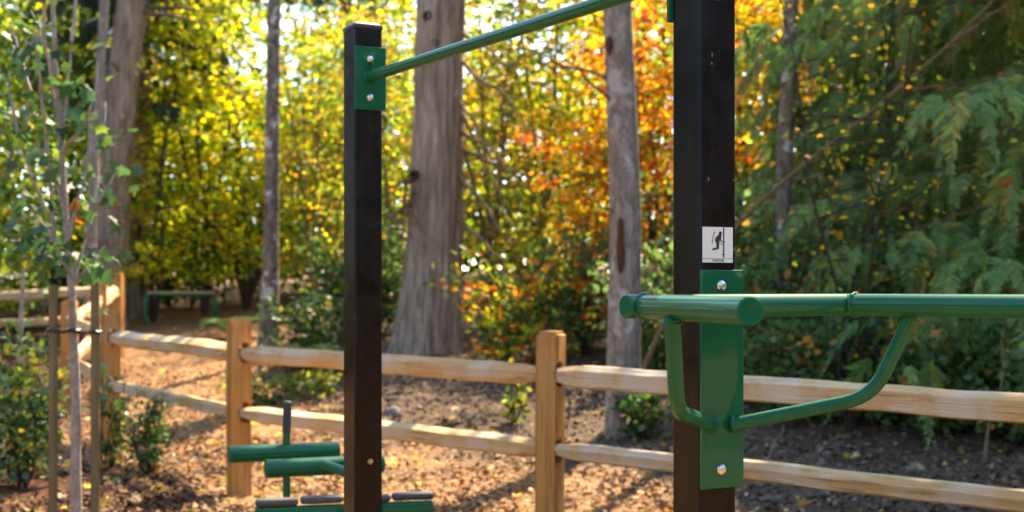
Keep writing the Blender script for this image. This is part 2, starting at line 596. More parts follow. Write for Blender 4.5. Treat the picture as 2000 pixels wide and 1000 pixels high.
def chip_cols(rng, pos, n):
    base = np.array([(0.42, 0.24, 0.115), (0.34, 0.175, 0.075), (0.54, 0.36, 0.19), (0.20, 0.095, 0.045), (0.40, 0.20, 0.08)])
    c = base[rng.integers(0, 5, n)]
    for i, p in enumerate(pos):
        b_ = bed_amount(p[0], p[1])
        if b_ > 0.4: c[i] = c[i] * np.array((0.4, 0.32, 0.32))
    return c * rng.uniform(0.7, 1.15, (n, 1))
o = scatter('bark_chips', 30000, (-7, 5, 7.6, 20), (0.018, 0.052), chip_cols, TPL_CHIP, M['chips'], 5,
            accept=lambda x, y: max(0.05, 1 - soil_amount(x, y)) * min(1, max(0.12, 0.55 + 1.6 * noise.noise(Vector((x * 1.1, y * 1.1, 21))))), tilt=0.5, lift=0.03)
tag(o, 'loose orange brown bark chips covering the path inside the fence', 'wood chips')
def crumb_cols(rng, pos, n):
    base = np.array([(0.13, 0.09, 0.06), (0.075, 0.05, 0.033), (0.19, 0.137, 0.098), (0.27, 0.2, 0.145)])
    return base[rng.choice(4, n, p=[.4, .35, .2, .05])] * rng.uniform(0.7, 1.2, (n, 1))
o = scatter('soil_crumbs', 13000, (-2.5, 7, 7.5, 16), (0.015, 0.06), crumb_cols, TPL_CHIP, M['chips'], 6,
            accept=lambda x, y: soil_amount(x, y), tilt=0.6, lift=0.02)
tag(o, 'dark crumbly soil clods on the bank behind the fence', 'soil')
def litter_cols(rng, pos, n):
    base = np.array([(0.62, 0.40, 0.06), (0.55, 0.24, 0.04), (0.42, 0.26, 0.12), (0.50, 0.45, 0.12), (0.6, 0.5, 0.3)])
    return base[rng.integers(0, 5, n)] * rng.uniform(0.6, 1.1, (n, 1))
o = scatter('fallen_leaves', 1150, (-6.5, 6.5, 7.0, 18), (0.05, 0.11), litter_cols, TPL_MAPLE, M['autumn_leaf'], 8,
            accept=lambda x, y: (0.16 if soil_amount(x, y) > .5 else (1.0 if x < -0.12 * y else 0.45)), tilt=0.3, lift=0.03)
tag(o, 'yellow and tan fallen leaves strewn over the mulch and soil', 'fallen leaves')

# ------------------------------------------------------------------ fitness station (two posts, pull-up bar, dip bars)
A = R(29.3)
W = 0.1016
U = Vector((math.cos(A), math.sin(A), 0)); N = Vector((math.sin(A), -math.cos(A), 0)); Z = Vector((0, 0, 1))
RC = Vector((0.4305, 3.149, 0))                 # right post centre
LC = RC - N * 1.901 - U * 0.012                 # left post centre
st = thing('fitness_station', 'green and dark bronze outdoor fitness station with two square posts, pull-up bar and dip handles', 'exercise equipment', RC, A)
def frame(o, x=U, y=-N, z=Z):
    m = Matrix((x, y, z)).transposed().to_4x4(); m.translation = o
    return m
POST_H = 2.335
for c in (RC, LC):
    mb = MB().box((W, W, POST_H - 0.012 + 0.3), frame(c + Z * ((POST_H - 0.012 - 0.3) / 2)), 0.0065, 3, 'z')
    po = obj('post', mb, M['bronze'], st, wn_=True)
    m2 = MB()
    m2.box((W + 0.004, W + 0.004, 0.016), frame(c + Z * (POST_H - 0.004)), 0.004, 2)
    b = bmesh.new(); bmesh.ops.create_cube(b, size=1)
    for v in b.verts:
        k = 0.36 if v.co.z > 0 else 0.497
        v.co = Vector((math.copysign(k, v.co.x) * W, math.copysign(k, v.co.y) * W, v.co.z * 0.010))
    bmesh.ops.bevel(b, geom=list(b.edges), offset=0.002, segments=2, affect='EDGES')
    m2.bm(b, frame(c + Z * (POST_H + 0.0088)))
    obj('post_cap', m2, M['cap'], po)

def bolt(name, at, nrm, r, h, mat, parent, dome=True, nut=False):
    q = nrm.to_track_quat('Z', 'Y').to_matrix().to_4x4(); q.translation = at
    if nut:
        m = MB().lathe([(r * 1.05, 0), (r * 1.05, h * .7), (r * .9, h)], 6, q)
        m.lathe([(r * .55, h * .5), (r * .55, h * 1.6), (r * .45, h * 1.75)], 14, q)
    else:
        m = MB().lathe([(r * 1.0, 0), (r * 1.03, h * .12)] + [(r * math.cos(t), h * .12 + h * .88 * math.sin(t)) for t in np.linspace(0.15, 1.35, 7)] + [(r * .16, h * .95)], 24, q)
    return obj(name, m, mat, parent, 40)

PT = 0.010     # plate thickness
def plate(c, nrm, z0, z1, wid, off, name):
    """flat bolted plate on a post face"""
    mb = MB().box((wid, PT, z1 - z0), frame(c + nrm * (W / 2 + PT / 2 + 0.0004) + U * off + Z * ((z0 + z1) / 2)), 0.0022, 2)
    return obj(name, mb, M['green'], st, wn_=True)
# pull-up bar
PB_Z = 2.160
pl_l = plate(LC, N, 2.047, 2.262, 0.112, 0.004, 'bar_plate')
pl_r = plate(RC, -N, 2.047, 2.262, 0.112, -0.004, 'bar_plate')
for pl, c, nn in ((pl_l, LC, N), (pl_r, RC, -N)):
    for dz in (-0.066, 0.064):
        bolt('bolt', c + nn * (W / 2 + PT + 0.0004) + Z * (2.155 + dz), nn, 0.0128, 0.010, M['steel'], pl)
bolt('bolt', LC + N * (W / 2) + Z * 0.858 + U * 0.004, N, 0.011, 0.007, M['brass'], st, nut=True)
for zz in (2.093,):
    bolt('bolt', RC + N * (W / 2) + Z * zz - U * 0.006, N, 0.012, 0.007, M['brass'], st, nut=True)
b0 = LC + N * (W / 2 + PT) + Z * PB_Z; b1 = RC - N * (W / 2 + PT) + Z * PB_Z
bar = obj('pull_up_bar', MB().tube([b0 + (b1 - b0) * t for t in np.linspace(0, 1, 12)], 0.0182, 28), M['green'], st)
def weld_ring(center, nrm, r, rr, seed, name, parent):
    q = nrm.to_track_quat('Z', 'Y').to_matrix().to_4x4(); q.translation = center
    pts = []
    n = 44
    m = MB()
    o = 0
    rn = random.Random(seed)
    for i in range(n):
        an = 2 * math.pi * i / n
        br = rr * (0.8 + 0.45 * abs(math.sin(i * 1.1 + rn.random())))
        for k in range(7):
            t = 2 * math.pi * k / 7
            m.v.append(tuple(q @ Vector(((r + br * math.cos(t)) * math.cos(an), (r + br * math.cos(t)) * math.sin(an), br * math.sin(t)))))
    for i in range(n):
        for k in range(7):
            a = i * 7 + k; b = i * 7 + (k + 1) % 7
            c2 = ((i + 1) % n) * 7 + k; d2 = ((i + 1) % n) * 7 + (k + 1) % 7
            m.f.append((a, c2, d2, b))
    return obj(name, m, M['green'], parent, 60)
for c, nn in ((b0, N), (b1, -N)):
    weld_ring(c + nn * 0.0005, nn, 0.0182, 0.0045, 3, 'weld', bar)
    rb = MB().box((0.006, 0.030, 0.030), frame(c + nn * 0.013 + Z * 0.030), 0.002, 1)
    obj('gusset', rb, M['green'], bar)

# dip station: plate, cross bar, two splayed handles, two braces
dp = plate(RC, N, 1.0055, 1.487, 0.1155, 0.0065, 'dip_plate')
pf = RC + N * (W / 2 + PT)
for zz in (1.452, 1.047):
    bolt('bolt', pf + U * 0.0005 + Z * zz, N, 0.0128, 0.010, M['steel'], dp)
DZ = 1.4105
cA = Vector((0.226, 2.80, DZ)); cB = Vector((0.745, 3.092, DZ))
cu = (cB - cA).normalized()
cross = obj('cross_bar', MB().tube([cA + (cB - cA) * t for t in np.linspace(0, 1, 6)], 0.0241, 36, capbev=0.0025), M['green'], st)
cm = RC + Vector((0, 0, DZ)) + N * (W / 2 + PT)
k_ = (cm - cA).dot(cu)
stub_end = cA + cu * k_
obj('stub', MB().tube([cm, cm + (stub_end - cm) * .5, stub_end], 0.021, 24), M['green'], cross)
def handle(start, ang, ln, seed):
    d = Vector((math.sin(ang), -math.cos(ang), 0))
    e = start + d * ln
    h = obj('dip_handle', MB().tube([start + d * 0.004, start + d * ln * .3, start + d * ln * .7, e], 0.0241, 40, capbev=0.0018), M['green'], st)
    weld_ring(start + d * 0.0235, d, 0.0232, 0.0050, seed, 'weld', h)
    return h, d
h1s = cA + cu * 0.040; h2s = cB - cu * 0.012
h1, d1 = handle(h1s, R(13.4), 0.55, 5)
h2, d2 = handle(h2s, R(41.5), 0.55, 6)
def smooth_path(pts, r=0.05, n=8):
    pts = [Vector(p) for p in pts]
    out = [pts[0]]
    for i in range(1, len(pts) - 1):
        a = pts[i] + (pts[i - 1] - pts[i]).normalized() * min(r, (pts[i - 1] - pts[i]).length * .45)
        c = pts[i] + (pts[i + 1] - pts[i]).normalized() * min(r, (pts[i + 1] - pts[i]).length * .45)
        for t in np.linspace(0, 1, n):
            out.append(a * (1 - t) ** 2 + pts[i] * 2 * t * (1 - t) + c * t * t)
    out.append(pts[-1])
    return out
for s0, bend, top, sd_ in (
    (P(1392, 829, 3.085), P(1322, 803, 2.67), P(1313, 622, 2.60), 8),
    (P(1428, 830, 3.108), P(1705, 775, 3.024), P(1782, 612, 2.985), 9)):
    br = obj('brace', MB().tube(smooth_path([s0, bend, top], 0.062 if sd_ == 9 else 0.055), 0.0152, 24), M['green'], st)
    dd = (bend - s0).normalized()
    weld_ring(s0 + dd * 0.006, dd, 0.0155, 0.004, sd_, 'weld', br)
    dt = (bend - top).normalized()
    weld_ring(top + dt * 0.007, dt, 0.0152, 0.0035, sd_ + 4, 'weld', br)

# instruction sign with pictogram and lettering
SW, SH = 0.0835, 0.0785
s_c = RC + N * (W / 2 + 0.0009) - U * 0.0015 + Z * 1.5425
sg = obj('instruction_sign', MB().box((SW, 0.0012, SH), frame(s_c), 0.0004, 1), M['sign'], st)
fs = frame(s_c + N * 0.0006)
def s2(zx, zy, h):       # pixel of the enlarged sign -> world
    return fs @ Vector(((zx - 505) / 590 * SW, -h, -(zy - 470) / 700 * SH))
lay = [0.0]
def capsule2(mb, pts, wid):
    for (a, wa), (c, wc) in zip(list(zip(pts, wid))[:-1], list(zip(pts, wid))[1:]):
        lay[0] += 0.00002
        h = 0.0003 + lay[0]
        d = Vector((c[0] - a[0], c[1] - a[1])); an = math.atan2(d.y, d.x)
        out = [(a[0] + wa * math.cos(an + t), a[1] + wa * math.sin(an + t)) for t in np.linspace(math.pi / 2, 1.5 * math.pi, 8)]
        out += [(c[0] + wc * math.cos(an + t), c[1] + wc * math.sin(an + t)) for t in np.linspace(-math.pi / 2, math.pi / 2, 8)]
        poly2(mb, out, h)
def poly2(mb, out, h):
    n = len(out)
    mb.add([s2(x, y, h) for x, y in out] + [s2(x, y, 0.0001) for x, y in out],
           [tuple(range(n))] + [(k, n + k, n + (k + 1) % n, (k + 1) % n) for k in range(n)])
pg = MB()
poly2(pg, [(606, 124), (631, 124), (631, 722), (606, 722)], 0.00028)
capsule2(pg, [(552, 232), (556, 252)], [30, 27])                   # head
capsule2(pg, [(540, 285), (515, 350), (502, 415)], [34, 30, 30])    # torso
capsule2(pg, [(504, 420), (500, 530)], [30, 24])                   # thigh
capsule2(pg, [(505, 536), (430, 556)], [22, 18])                   # shin
capsule2(pg, [(430, 548), (410, 568)], [20, 17])                   # foot
capsule2(pg, [(555, 300), (548, 360), (578, 408)], [18, 15, 11])    # arm on the handle
capsule2(pg, [(512, 300), (465, 338), (463, 405)], [16, 15, 12])    # far arm
capsule2(pg, [(570, 411), (645, 411)], [6, 6])                      # handle
capsule2(pg, [(552, 432), (612, 482)], [4.5, 4.5])                  # brace
capsule2(pg, [(597, 657), (606, 657)], [13, 10])                    # foot of the post
capsule2(pg, [(434, 226), (408, 330), (393, 425)], [5, 5, 5])       # arrow line
poly2(pg, [(440, 205), (450, 240), (422, 234)], 0.00075)
poly2(pg, [(391, 448), (405, 412), (380, 410)], 0.00078)
obj('pictogram', pg, M['ink'], sg, 0)
ln = MB(); poly2(ln, [(213, 736), (797, 736), (797, 742), (213, 742)], 0.00025)
obj('rule_line', ln, M['ink'], sg, 0)
def text_part(body, center, height, M4, mat, parent, name):
    cu_ = bpy.data.curves.new('lettering', 'FONT')
    cu_.body = body; cu_.size = height; cu_.align_x = 'CENTER'; cu_.align_y = 'CENTER'
    cu_.extrude = 0.00015; cu_.offset = height * 0.022
    to = bpy.data.objects.new('lettering_source', cu_)
    COL.objects.link(to)
    bpy.context.view_layer.update()
    me = bpy.data.meshes.new_from_object(to.evaluated_get(bpy.context.evaluated_depsgraph_get()))
    bpy.data.objects.remove(to)
    mb = MB()
    rot = Matrix(((1, 0, 0), (0, 0, -1), (0, 1, 0))).to_4x4()
    mb.add([M4 @ (rot @ v.co + Vector(center)) for v in me.vertices], [tuple(p.vertices) for p in me.polygons])
    bpy.data.meshes.remove(me)
    return obj(name, mb, mat, parent, 0)
text_part('TRICEP DIP', ((508 - 505) / 590 * SW, -0.0003, -(781 - 470) / 700 * SH), 0.0066, fs, M['ink'], sg, 'lettering')

# scuffs and paint chips on the near post
rn = random.Random(4)
for (zx, zy, w_, h_) in ((1391, 108, 2.5, 9), (1390, 124, 3, 6), (1384, 350, 2.5, 8), (1433, 352, 3, 3), (1433, 487, 2.5, 4)):
    b_ = 3.14; sc = MB()
    out = []
    for k in range(9):
        an = 2 * math.pi * k / 9; rr = 0.35 + 0.3 * rn.random()
        p = P(zx + w_ * rr * math.cos(an), zy + h_ * rr * math.sin(an), b_)
        n0 = RC + N * (W / 2 + 0.0003)
        ray = p - Vector((0, 0, EYE)); t = (n0 - Vector((0, 0, EYE))).dot(N) / ray.dot(N)
        out.append(Vector((0, 0, EYE)) + ray * t)
    sc.add(out, [tuple(range(9))[::-1]])
    obj('scuff_mark', sc, M['scuff'], st, 0)

# ------------------------------------------------------------------ low leg and core machine behind the left post
mc = thing('core_machine', 'low green core exercise machine with grey padded slats behind the thinner looking post', 'exercise equipment', (-0.75, 5.7, 0))
obj('frame_tube', MB().box((0.09, 0.09, 0.78), Matrix.Translation((-0.632, 5.82, 0.39)), 0.006, 2), M['green'], mc)
def two(name, a, b, r, mat, bev=0.003, n=24, par=mc):
    a = Vector(a); b = Vector(b)
    return obj(name, MB().tube([a, a + (b - a) * .5, b], r, n, capbev=bev), mat, par)
two('leg_bar', (-1.21, 6.0, 0.733), (-0.762, 6.17, 0.733), 0.0375, M['green'])
two('leg_bar', (-1.015, 5.78, 0.70), (-0.548, 5.96, 0.70), 0.0385, M['green'])
hb = two('handle_post', (-0.977, 6.085, 0.0), (-0.977, 6.085, 0.84), 0.0165, M['green'])
two('grip', (-0.977, 6.085, 0.815), (-0.972, 6.085, 0.955), 0.0185, M['grip'], 0.005, par=hb)
two('support_tube', P(632, 906, 5.76), P(700, 932, 5.6), 0.021, M['green'])
fb = Matrix.Translation((-0.66, 5.55, 0.565)) @ Matrix.Rotation(R(9), 4, 'Z') @ Matrix.Rotation(R(-0.8), 4, 'Y')
obj('seat_frame', MB().box((0.70, 0.06, 0.052), fb, 0.006, 2), M['green'], mc)
for k in range(4):
    x = -0.265 + k * 0.174 + (0.012 if k > 1 else 0)
    obj('pad', MB().box((0.168, 0.06, 0.030), fb @ Matrix.Translation((x, 0, 0.0445 + 0.004 * (k % 2))), 0.014, 4), M['pad'] if k < 2 else M['grip'], mc)  # left pads painted paler as if sunlit, right ones keep the dark grey
for x in (-0.28, 0.30):
    m4 = fb @ Matrix.Translation((x, 0, -0.33))
    obj('leg', MB().box((0.05, 0.055, 0.60), m4, 0.005, 2), M['green'], mc)

# ------------------------------------------------------------------ split rail fence
def fence_post(p, yaw, dirs, heights, par, wid=0.165, dep=0.150, h=1.22, seed=0):
    rn = random.Random(seed)
    z0 = ground_h(p[0], p[1])
    b = bmesh.new()
    bmesh.ops.create_cube(b, size=1)
    bmesh.ops.scale(b, vec=(wid, dep, h + 0.2), verts=b.verts)
    bmesh.ops.translate(b, vec=(0, 0, (h - 0.2) / 2), verts=b.verts)
    bmesh.ops.bevel(b, geom=list(b.edges), offset=0.016, segments=2, affect='EDGES')
    top = [v for v in b.verts if v.co.z > h - 0.03]
    bmesh.ops.bisect_plane
    for k in range(1, 12):
        zc = -0.1 + k * (h + 0.05) / 12
        bmesh.ops.bisect_plane(b, geom=list(b.verts) + list(b.edges) + list(b.faces), plane_co=(0, 0, zc), plane_no=(0, 0, 1))
    for v in b.verts:
        q = Vector((v.co.x * 6, v.co.y * 6, v.co.z * 1.3 + seed * 7))
        v.co.x += 0.010 * noise.noise(q); v.co.y += 0.010 * noise.noise(q + Vector((9, 0, 0)))
        if v.co.z > h - 0.04:
            v.co.z += 0.012 * noise.noise(q * 2) - 0.08 * (v.co.x / wid) ** 2 * 0.6
    mesh = bpy.data.meshes.new('tmp'); b.to_mesh(mesh); b.free()
    tmp = bpy.data.objects.new('tmp', mesh); COL.objects.link(tmp)
    cut = MB()
    for d in dirs:
        d = Vector((d[0], d[1], 0)).normalized()
        dl = Matrix.Rotation(-yaw, 3, 'Z') @ d
        side = Vector((-dl.y, dl.x, 0))
        for hh in heights:
            n = 16; rw, rh = 0.046, 0.074
            a = [side * (rw * math.cos(t)) + Z * (hh + rh * math.sin(t)) for t in np.linspace(0, 2 * math.pi, n, endpoint=False)]
            cut.add([v - dl * 0.02 for v in a] + [v + dl * 0.25 for v in a],
                    [tuple(range(n))[::-1], tuple(range(n, 2 * n))] + [(k, (k + 1) % n, n + (k + 1) % n, n + k) for k in range(n)])
    cme = bpy.data.meshes.new('tmpc'); cme.from_pydata(cut.v, [], cut.f)
    co = bpy.data.objects.new('tmpc', cme); COL.objects.link(co)
    md = tmp.modifiers.new('b', 'BOOLEAN'); md.object = co; md.operation = 'DIFFERENCE'; md.solver = 'EXACT'; md.use_self = True
    bpy.context.view_layer.update()
    me = bpy.data.meshes.new_from_object(tmp.evaluated_get(bpy.context.evaluated_depsgraph_get()))
    bpy.data.objects.remove(tmp); bpy.data.objects.remove(co)
    me.name = 'post'
    me.materials.clear()
    finish(me, M['post_wood'], 30)
    o = bpy.data.objects.new('post', me); COL.objects.link(o)
    o.parent = par
    o.location = Vector((p[0], p[1], z0)) - Vector(par.location)
    o.rotation_euler = (0, 0, yaw)
    return o

def rail(a, b, par, seed, th=0.125, dp_=0.095):
    """a hand-split rail: faceted wedge section with torn fibres, blunt tapered ends, lying along its own X axis"""
    a = Vector(a); b = Vector(b)
    L = (b - a).length
    rn = random.Random(seed)
    off = rn.random() * 50
    # corners of the cleft section (y across, z up), unit size
    cor = [(-.50, -.42), (.06, -.52), (.48, -.36), (.52, .10), (.30, .50), (-.18, .44), (-.52, .22)]
    cor = [(y + rn.uniform(-.09, .09), z + rn.uniform(-.09, .09)) for y, z in cor]
    if rn.random() < .5: cor = [(-y, z) for y, z in cor][::-1]
    ring = []
    for i, (c0, c1) in enumerate(zip(cor, cor[1:] + cor[:1])):
        for t in (0, .34, .67):
            ring.append((c0[0] + (c1[0] - c0[0]) * t, c0[1] + (c1[1] - c0[1]) * t, i, t))
    n = 90; ns = len(ring)
    mb = MB()
    for i in range(n + 1):
        t = i / n; x = t * L
        e = min(t, 1 - t) * L
        tap = 0.66 + 0.34 * min(1, max(0, (e - 0.05) / 0.16)) ** 0.7
        cy = 0.016 * noise.noise(Vector((x * 0.9 + off, 3, 1)))
        cz = 0.011 * noise.noise(Vector((x * 0.9 + off, 7, 4))) + 0.006 * noise.noise(Vector((x * 3.5 + off, 7, 4)))
        for j, (y, z, ci, tt) in enumerate(ring):
            wv = 1 + 0.07 * noise.noise(Vector((x * 1.3 + off, ci * 5.3, 2))) + 0.035 * noise.noise(Vector((x * 6 + off, j * 3.1, 9)))
            fib = 0.05 * noise.noise(Vector((x * 0.7 + off, j * 7.7, 31)))        # grooves along the grain
            mb.v.append((x, cy + tap * dp_ * y * (wv + fib), cz + tap * th * z * (wv + fib)))
    for i in range(n):
        for k in range(ns):
            p = i * ns + k; q = i * ns + (k + 1) % ns
            mb.f.append((p, q, q + ns, p + ns))
    mb.f.append(tuple(range(ns))[::-1]); mb.f.append(tuple(n * ns + k for k in range(ns)))
    me = bpy.data.meshes.new('rail'); me.from_pydata(mb.v, [], mb.f); finish(me, M['rail_wood'], 16)
    o = bpy.data.objects.new('rail', me); COL.objects.link(o)
    o.parent = par
    o.location = a - Vector(par.location)
    o.rotation_euler = (b - a).to_track_quat('X', 'Z').to_euler()
    return o

pB, p1, p2, p3 = (-3.49, 12.2), (-1.885, 9.70), (0.207, 7.58), (2.19, 5.34)
pD, pA, pC, pE = (-4.73, 15.0), (-5.25, 17.9), (-5.8, 20.6), (-8.75, 21.6)
HT = (0.575, 0.985)
def vec(a, b): return (b[0] - a[0], b[1] - a[1])
fn = thing('split_rail_fence', 'honey coloured split rail fence crossing the picture behind the fitness posts', 'fence', (p1[0], p1[1], 0))
def G(p): return ground_h(p[0], p[1])
fence_post(pB, R(20), [vec(pB, p1), vec(pB, pD)], HT, fn, seed=1)
fence_post(p1, R(18), [vec(p1, pB), vec(p1, p2)], HT, fn, seed=2, wid=0.160)
fence_post(p2, R(-19), [vec(p2, p1), vec(p2, p3)], HT, fn, seed=3, wid=0.135, dep=0.15)
fence_post(p3, R(-35), [vec(p3, p2)], HT, fn, seed=4)
k = 10
for a, b in ((pB, p1), (p1, p2), (p2, p3)):
    for h in HT:
        k += 1
        d = Vector((*vec(a, b), 0)).normalized() * 0.03
        rail(Vector((a[0], a[1], G(a) + h)) + d, Vector((b[0], b[1], G(b) + h - (0.04 if b == p3 and h > .8 else 0))) - d, fn, k, th=(0.116 if h > .8 else 0.104))
ff = thing('split_rail_fence', 'split rail fence zigzagging uphill behind the staked young tree', 'fence', (pD[0], pD[1], 0))
fence_post(pD, R(5), [vec(pD, pB), vec(pD, pA)], HT, ff, seed=5)
fence_post(pA, R(12), [vec(pA, pD), vec(pA, pC)], HT, ff, seed=6, h=1.27)
fence_post(pC, R(-8), [vec(pC, pA), vec(pC, pE)], HT, ff, seed=7, h=1.25, wid=.18)
fence_post(pE, R(10), [vec(pE, pC)], HT, ff, seed=8)
for a, b in ((pB, pD), (pD, pA), (pA, pC), (pC, pE)):
    for h in HT:
        k += 1
        d = Vector((*vec(a, b), 0)).normalized() * 0.03
        rail(Vector((a[0], a[1], G(a) + h)) + d, Vector((b[0], b[1], G(b) + h)) - d, ff, k)

# ------------------------------------------------------------------ big trunks
def trunk_mesh(path, rad, sides=36, step=0.10, fis=0.05, lump=0.06, seed=0, flare=0.0, stretch=0.3, freq=9):
    """path: list of Vectors; resampled; bark relief in the mesh"""
    path = [Vector(p) for p in path]
    seg = [(path[i + 1] - path[i]).length for i in range(len(path) - 1)]
    L = sum(seg)
    n = max(6, int(L / step))
    pts = []; rr = []
    for i in range(n + 1):
        s = L * i / n; j = 0
        while j < len(seg) - 1 and s > seg[j]:
            s -= seg[j]; j += 1
        t = min(1, s / seg[j])
        p = path[j].lerp(path[j + 1], t)
        w = L * i / n
        p = p + Vector((noise.noise(Vector((w * .35, seed, 0))), noise.noise(Vector((w * .35, seed, 5))), 0)) * rad[0] * 0.18
        pts.append(p)
        r = rad[j] + (rad[j + 1] - rad[j]) * t
        r *= 1 + flare * math.exp(-(w) / 0.55)
        rr.append(r)
    r0 = rad[0]
    def wob(i, an, p):
        c, s = math.cos(an), math.sin(an)
        z = p.z
        a = noise.noise(Vector((c * 1.4, s * 1.4, z * 0.5 + seed * 3))) * lump
        f_ = noise.noise(Vector((c * freq * .7 + seed, s * freq * .7, z * stretch * freq * .5))) 
        f2 = abs(noise.noise(Vector((c * freq * .5 + seed, s * freq * .5, z * stretch * freq * .25 + 4))))
        w = L * i / n
        fl = flare * 0.5 * math.exp(-w / 0.6) * max(-0.4, math.cos(5 * an + seed))
        return 1 + a + fis * (f_ - 0.8 * f2) + fl
    return MB().tube(pts, rr, sides, True, wob)

def limb(mb, a, b, r0, r1, seed, sag=0.12, n=9, sides=7):
    a = Vector(a); b = Vector(b); L = (b - a).length
    pts = []
    for i in range(n + 1):
        t = i / n
        p = a.lerp(b, t)
        p += Vector((noise.noise(Vector((t * 3, seed, 1))), noise.noise(Vector((t * 3, seed, 4))), noise.noise(Vector((t * 3, seed, 8))))) * L * sag * 0.5 * min(1, 3 * t)
        pts.append(p)
    mb.tube(pts, [r0 + (r1 - r0) * i / n for i in range(n + 1)], sides)
    return pts

def high_crown(parent, base, z0, z1, rad, n, pal, seed, needle=True):
    """sparse crown of a tall tree, mostly above the picture"""
    rng = np.random.default_rng(seed)
    nc = 150
    zc = rng.uniform(z0, z1, nc)
    f = 1 - (zc - z0) / (z1 - z0) * 0.8
    an = rng.uniform(0, 2 * np.pi, nc); rr = rad * f * np.sqrt(rng.random(nc))
    cen = np.stack([base[0] + rr * np.cos(an), base[1] + rr * np.sin(an), zc - 0.25 * rr], 1)
    cl = rng.integers(0, nc, n)
    pos = cen[cl] + rng.standard_normal((n, 3)) * np.array([.32, .32, .16])
    ax = np.stack([np.cos(an[cl]), np.sin(an[cl]), -0.6 * np.ones(n)], 1) + 0.5 * rng.standard_normal((n, 3))
    nr = np.array([0, 0, 1]) + 0.6 * rng.standard_normal((n, 3))
    return leaf_obj('crown', parent, M['leaf'], pos, ax, nr, rng.uniform(.12, .24, n), pick_cols(rng, pal, cl, nc), TPL_SIMPLE)

PAL_DARK = [((0.03, 0.055, 0.018), 3), ((0.045, 0.075, 0.02), 2), ((0.02, 0.04, 0.016), 2)]
# T1 tall fir left, T4 thick cedar centre, T5 alder, T3 slim mossy alder, thin ones
def big_tree(name, label, pxs, d, rpx, mat, seed, top_z, group=None, **kw):
    pts = [P(x, y, d) for x, y in pxs]
    pts[0].z = ground_h(pts[0].x, d) - 0.1
    lean = (pts[-1] - pts[-2]).normalized()
    ext = pts[-1] + lean * ((top_z - pts[-1].z) / lean.z)
    pts.append(ext)
    rad = [r / F * d for r in rpx] + [rpx[-1] / F * d * 0.5]
    t = thing(name, label, 'tree', (pts[0].x, pts[0].y, pts[0].z + 0.1), 0, group)
    crown = kw.pop('crown', None)
    tr = obj('trunk', trunk_mesh(pts, rad, seed=seed, **kw), mat, t, 0)
    tr.data.polygons.foreach_set('use_smooth', [True] * len(tr.data.polygons))
    if crown:
        high_crown(t, (ext.x, ext.y), crown[0], top_z + 0.5, crown[1], crown[2], PAL_DARK, seed)
    return t, tr, pts
t1, tr1, q1 = big_tree('fir_tree', 'tall reddish brown fir trunk leaning right behind the staked young tree', [(205, 570), (222, 350), (258, 0)], 25, (36, 33, 30), M['fir_bark'], 1, 15, fis=0.13, flare=0.25, crown=(8.6, 2.6, 2200))
for (x0, y0, x1, y1, dd) in ((280, 10, 440, 25, 24.5), (283, 20, 400, 45, 24.0), (270, 145, 300, 142, 24.2), (262, 150, 215, 120, 24.5), (238, 410, 215, 385, 24.5)):
    mbl = MB()
    limb(mbl, P(x0 - 12, y0, 25), P(x1, y1, dd), 0.05 if x1 > 300 else 0.035, 0.015, x1, 0.1)
    obj('branch', mbl, M['twig'], t1)
t2, tr2, q2 = big_tree('slim_tree', 'slim grey trunk standing just left of the tall fir', [(172, 560), (180, 420), (204, 0)], 22, (12, 10, 9), M['alder_bark'], 2, 10.5, fis=0.05, sides=20, crown=(8.0, 1.6, 700))
t4, tr4, q4 = big_tree('cedar_tree', 'thickest grey trunk with flared base between the two fitness posts', [(832, 700), (850, 420), (864, 0)], 17.8, (57, 52, 47), M['cedar_bark'], 3, 14, sides=110, step=0.06, fis=0.11, flare=0.30, lump=0.06, stretch=0.08, freq=16, crown=(7.5, 2.4, 2200))
rn = random.Random(12)
for (x0, y0, x1, y1, dd) in ((905, 110, 1065, 275, 16.6), (905, 250, 1010, 330, 16.8), (900, 330, 1000, 470, 16.5), (905, 200, 990, 420, 17), (900, 420, 990, 520, 16.9),
                             (812, 345, 745, 372, 17), (800, 360, 790, 420, 17.2), (790, 400, 748, 430, 16.7), (905, 60, 1005, 130, 17), (900, 180, 960, 300, 16.4), (905, 290, 1060, 360, 17.2)):
    dead = MB()
    pts = limb(dead, P(x0 - (12 if x0 > 860 else -12), y0, 17.8), P(x1, y1, dd), 0.034, 0.008, x1 + y1, 0.16)
    for j in (3, 5, 6, 7, 8):
        q = pts[j]
        limb(dead, q, q + Vector((rn.uniform(-.25, .45), rn.uniform(-.3, .3), rn.uniform(-.55, .1))), 0.012, 0.004, j * 3 + x0, 0.2, 5, 5)
    obj('dead_branch', dead, M['twig'], t4)
for (x, y, r) in ((838, 40, 7), (853, 92, 5), (812, 345, 7), (834, 555, 4)):
    c = P(x, y, 17.8) ; c.y -= 0.33 - 0.0
    M4 = Matrix.Translation(c) @ Matrix.Rotation(R(90), 4, 'X')
    rr = r / F * 17.5
    holes = MB()
    holes.lathe([(rr * 1.5, -0.05), (rr * 1.25, 0.02), (rr * .9, 0.025), (rr * .6, -0.01)], 14, M4)
    obj('branch_knot', holes, M['stem'], t4)
t5, tr5, q5 = big_tree('alder_tree', 'straight grey alder trunk with pale patches and a long brown scar behind the rails', [(1217, 845), (1221, 420), (1207, 0)], 11.5, (33, 31, 28), M['alder_bark'], 4, 11, sides=48, step=0.06, fis=0.035, lump=0.04, flare=0.12, crown=(6.2, 1.8, 1400))
scr = MB()
pts = [P(1212, y, 11.5 - 0.128) for y in np.linspace(424, 535, 14)]
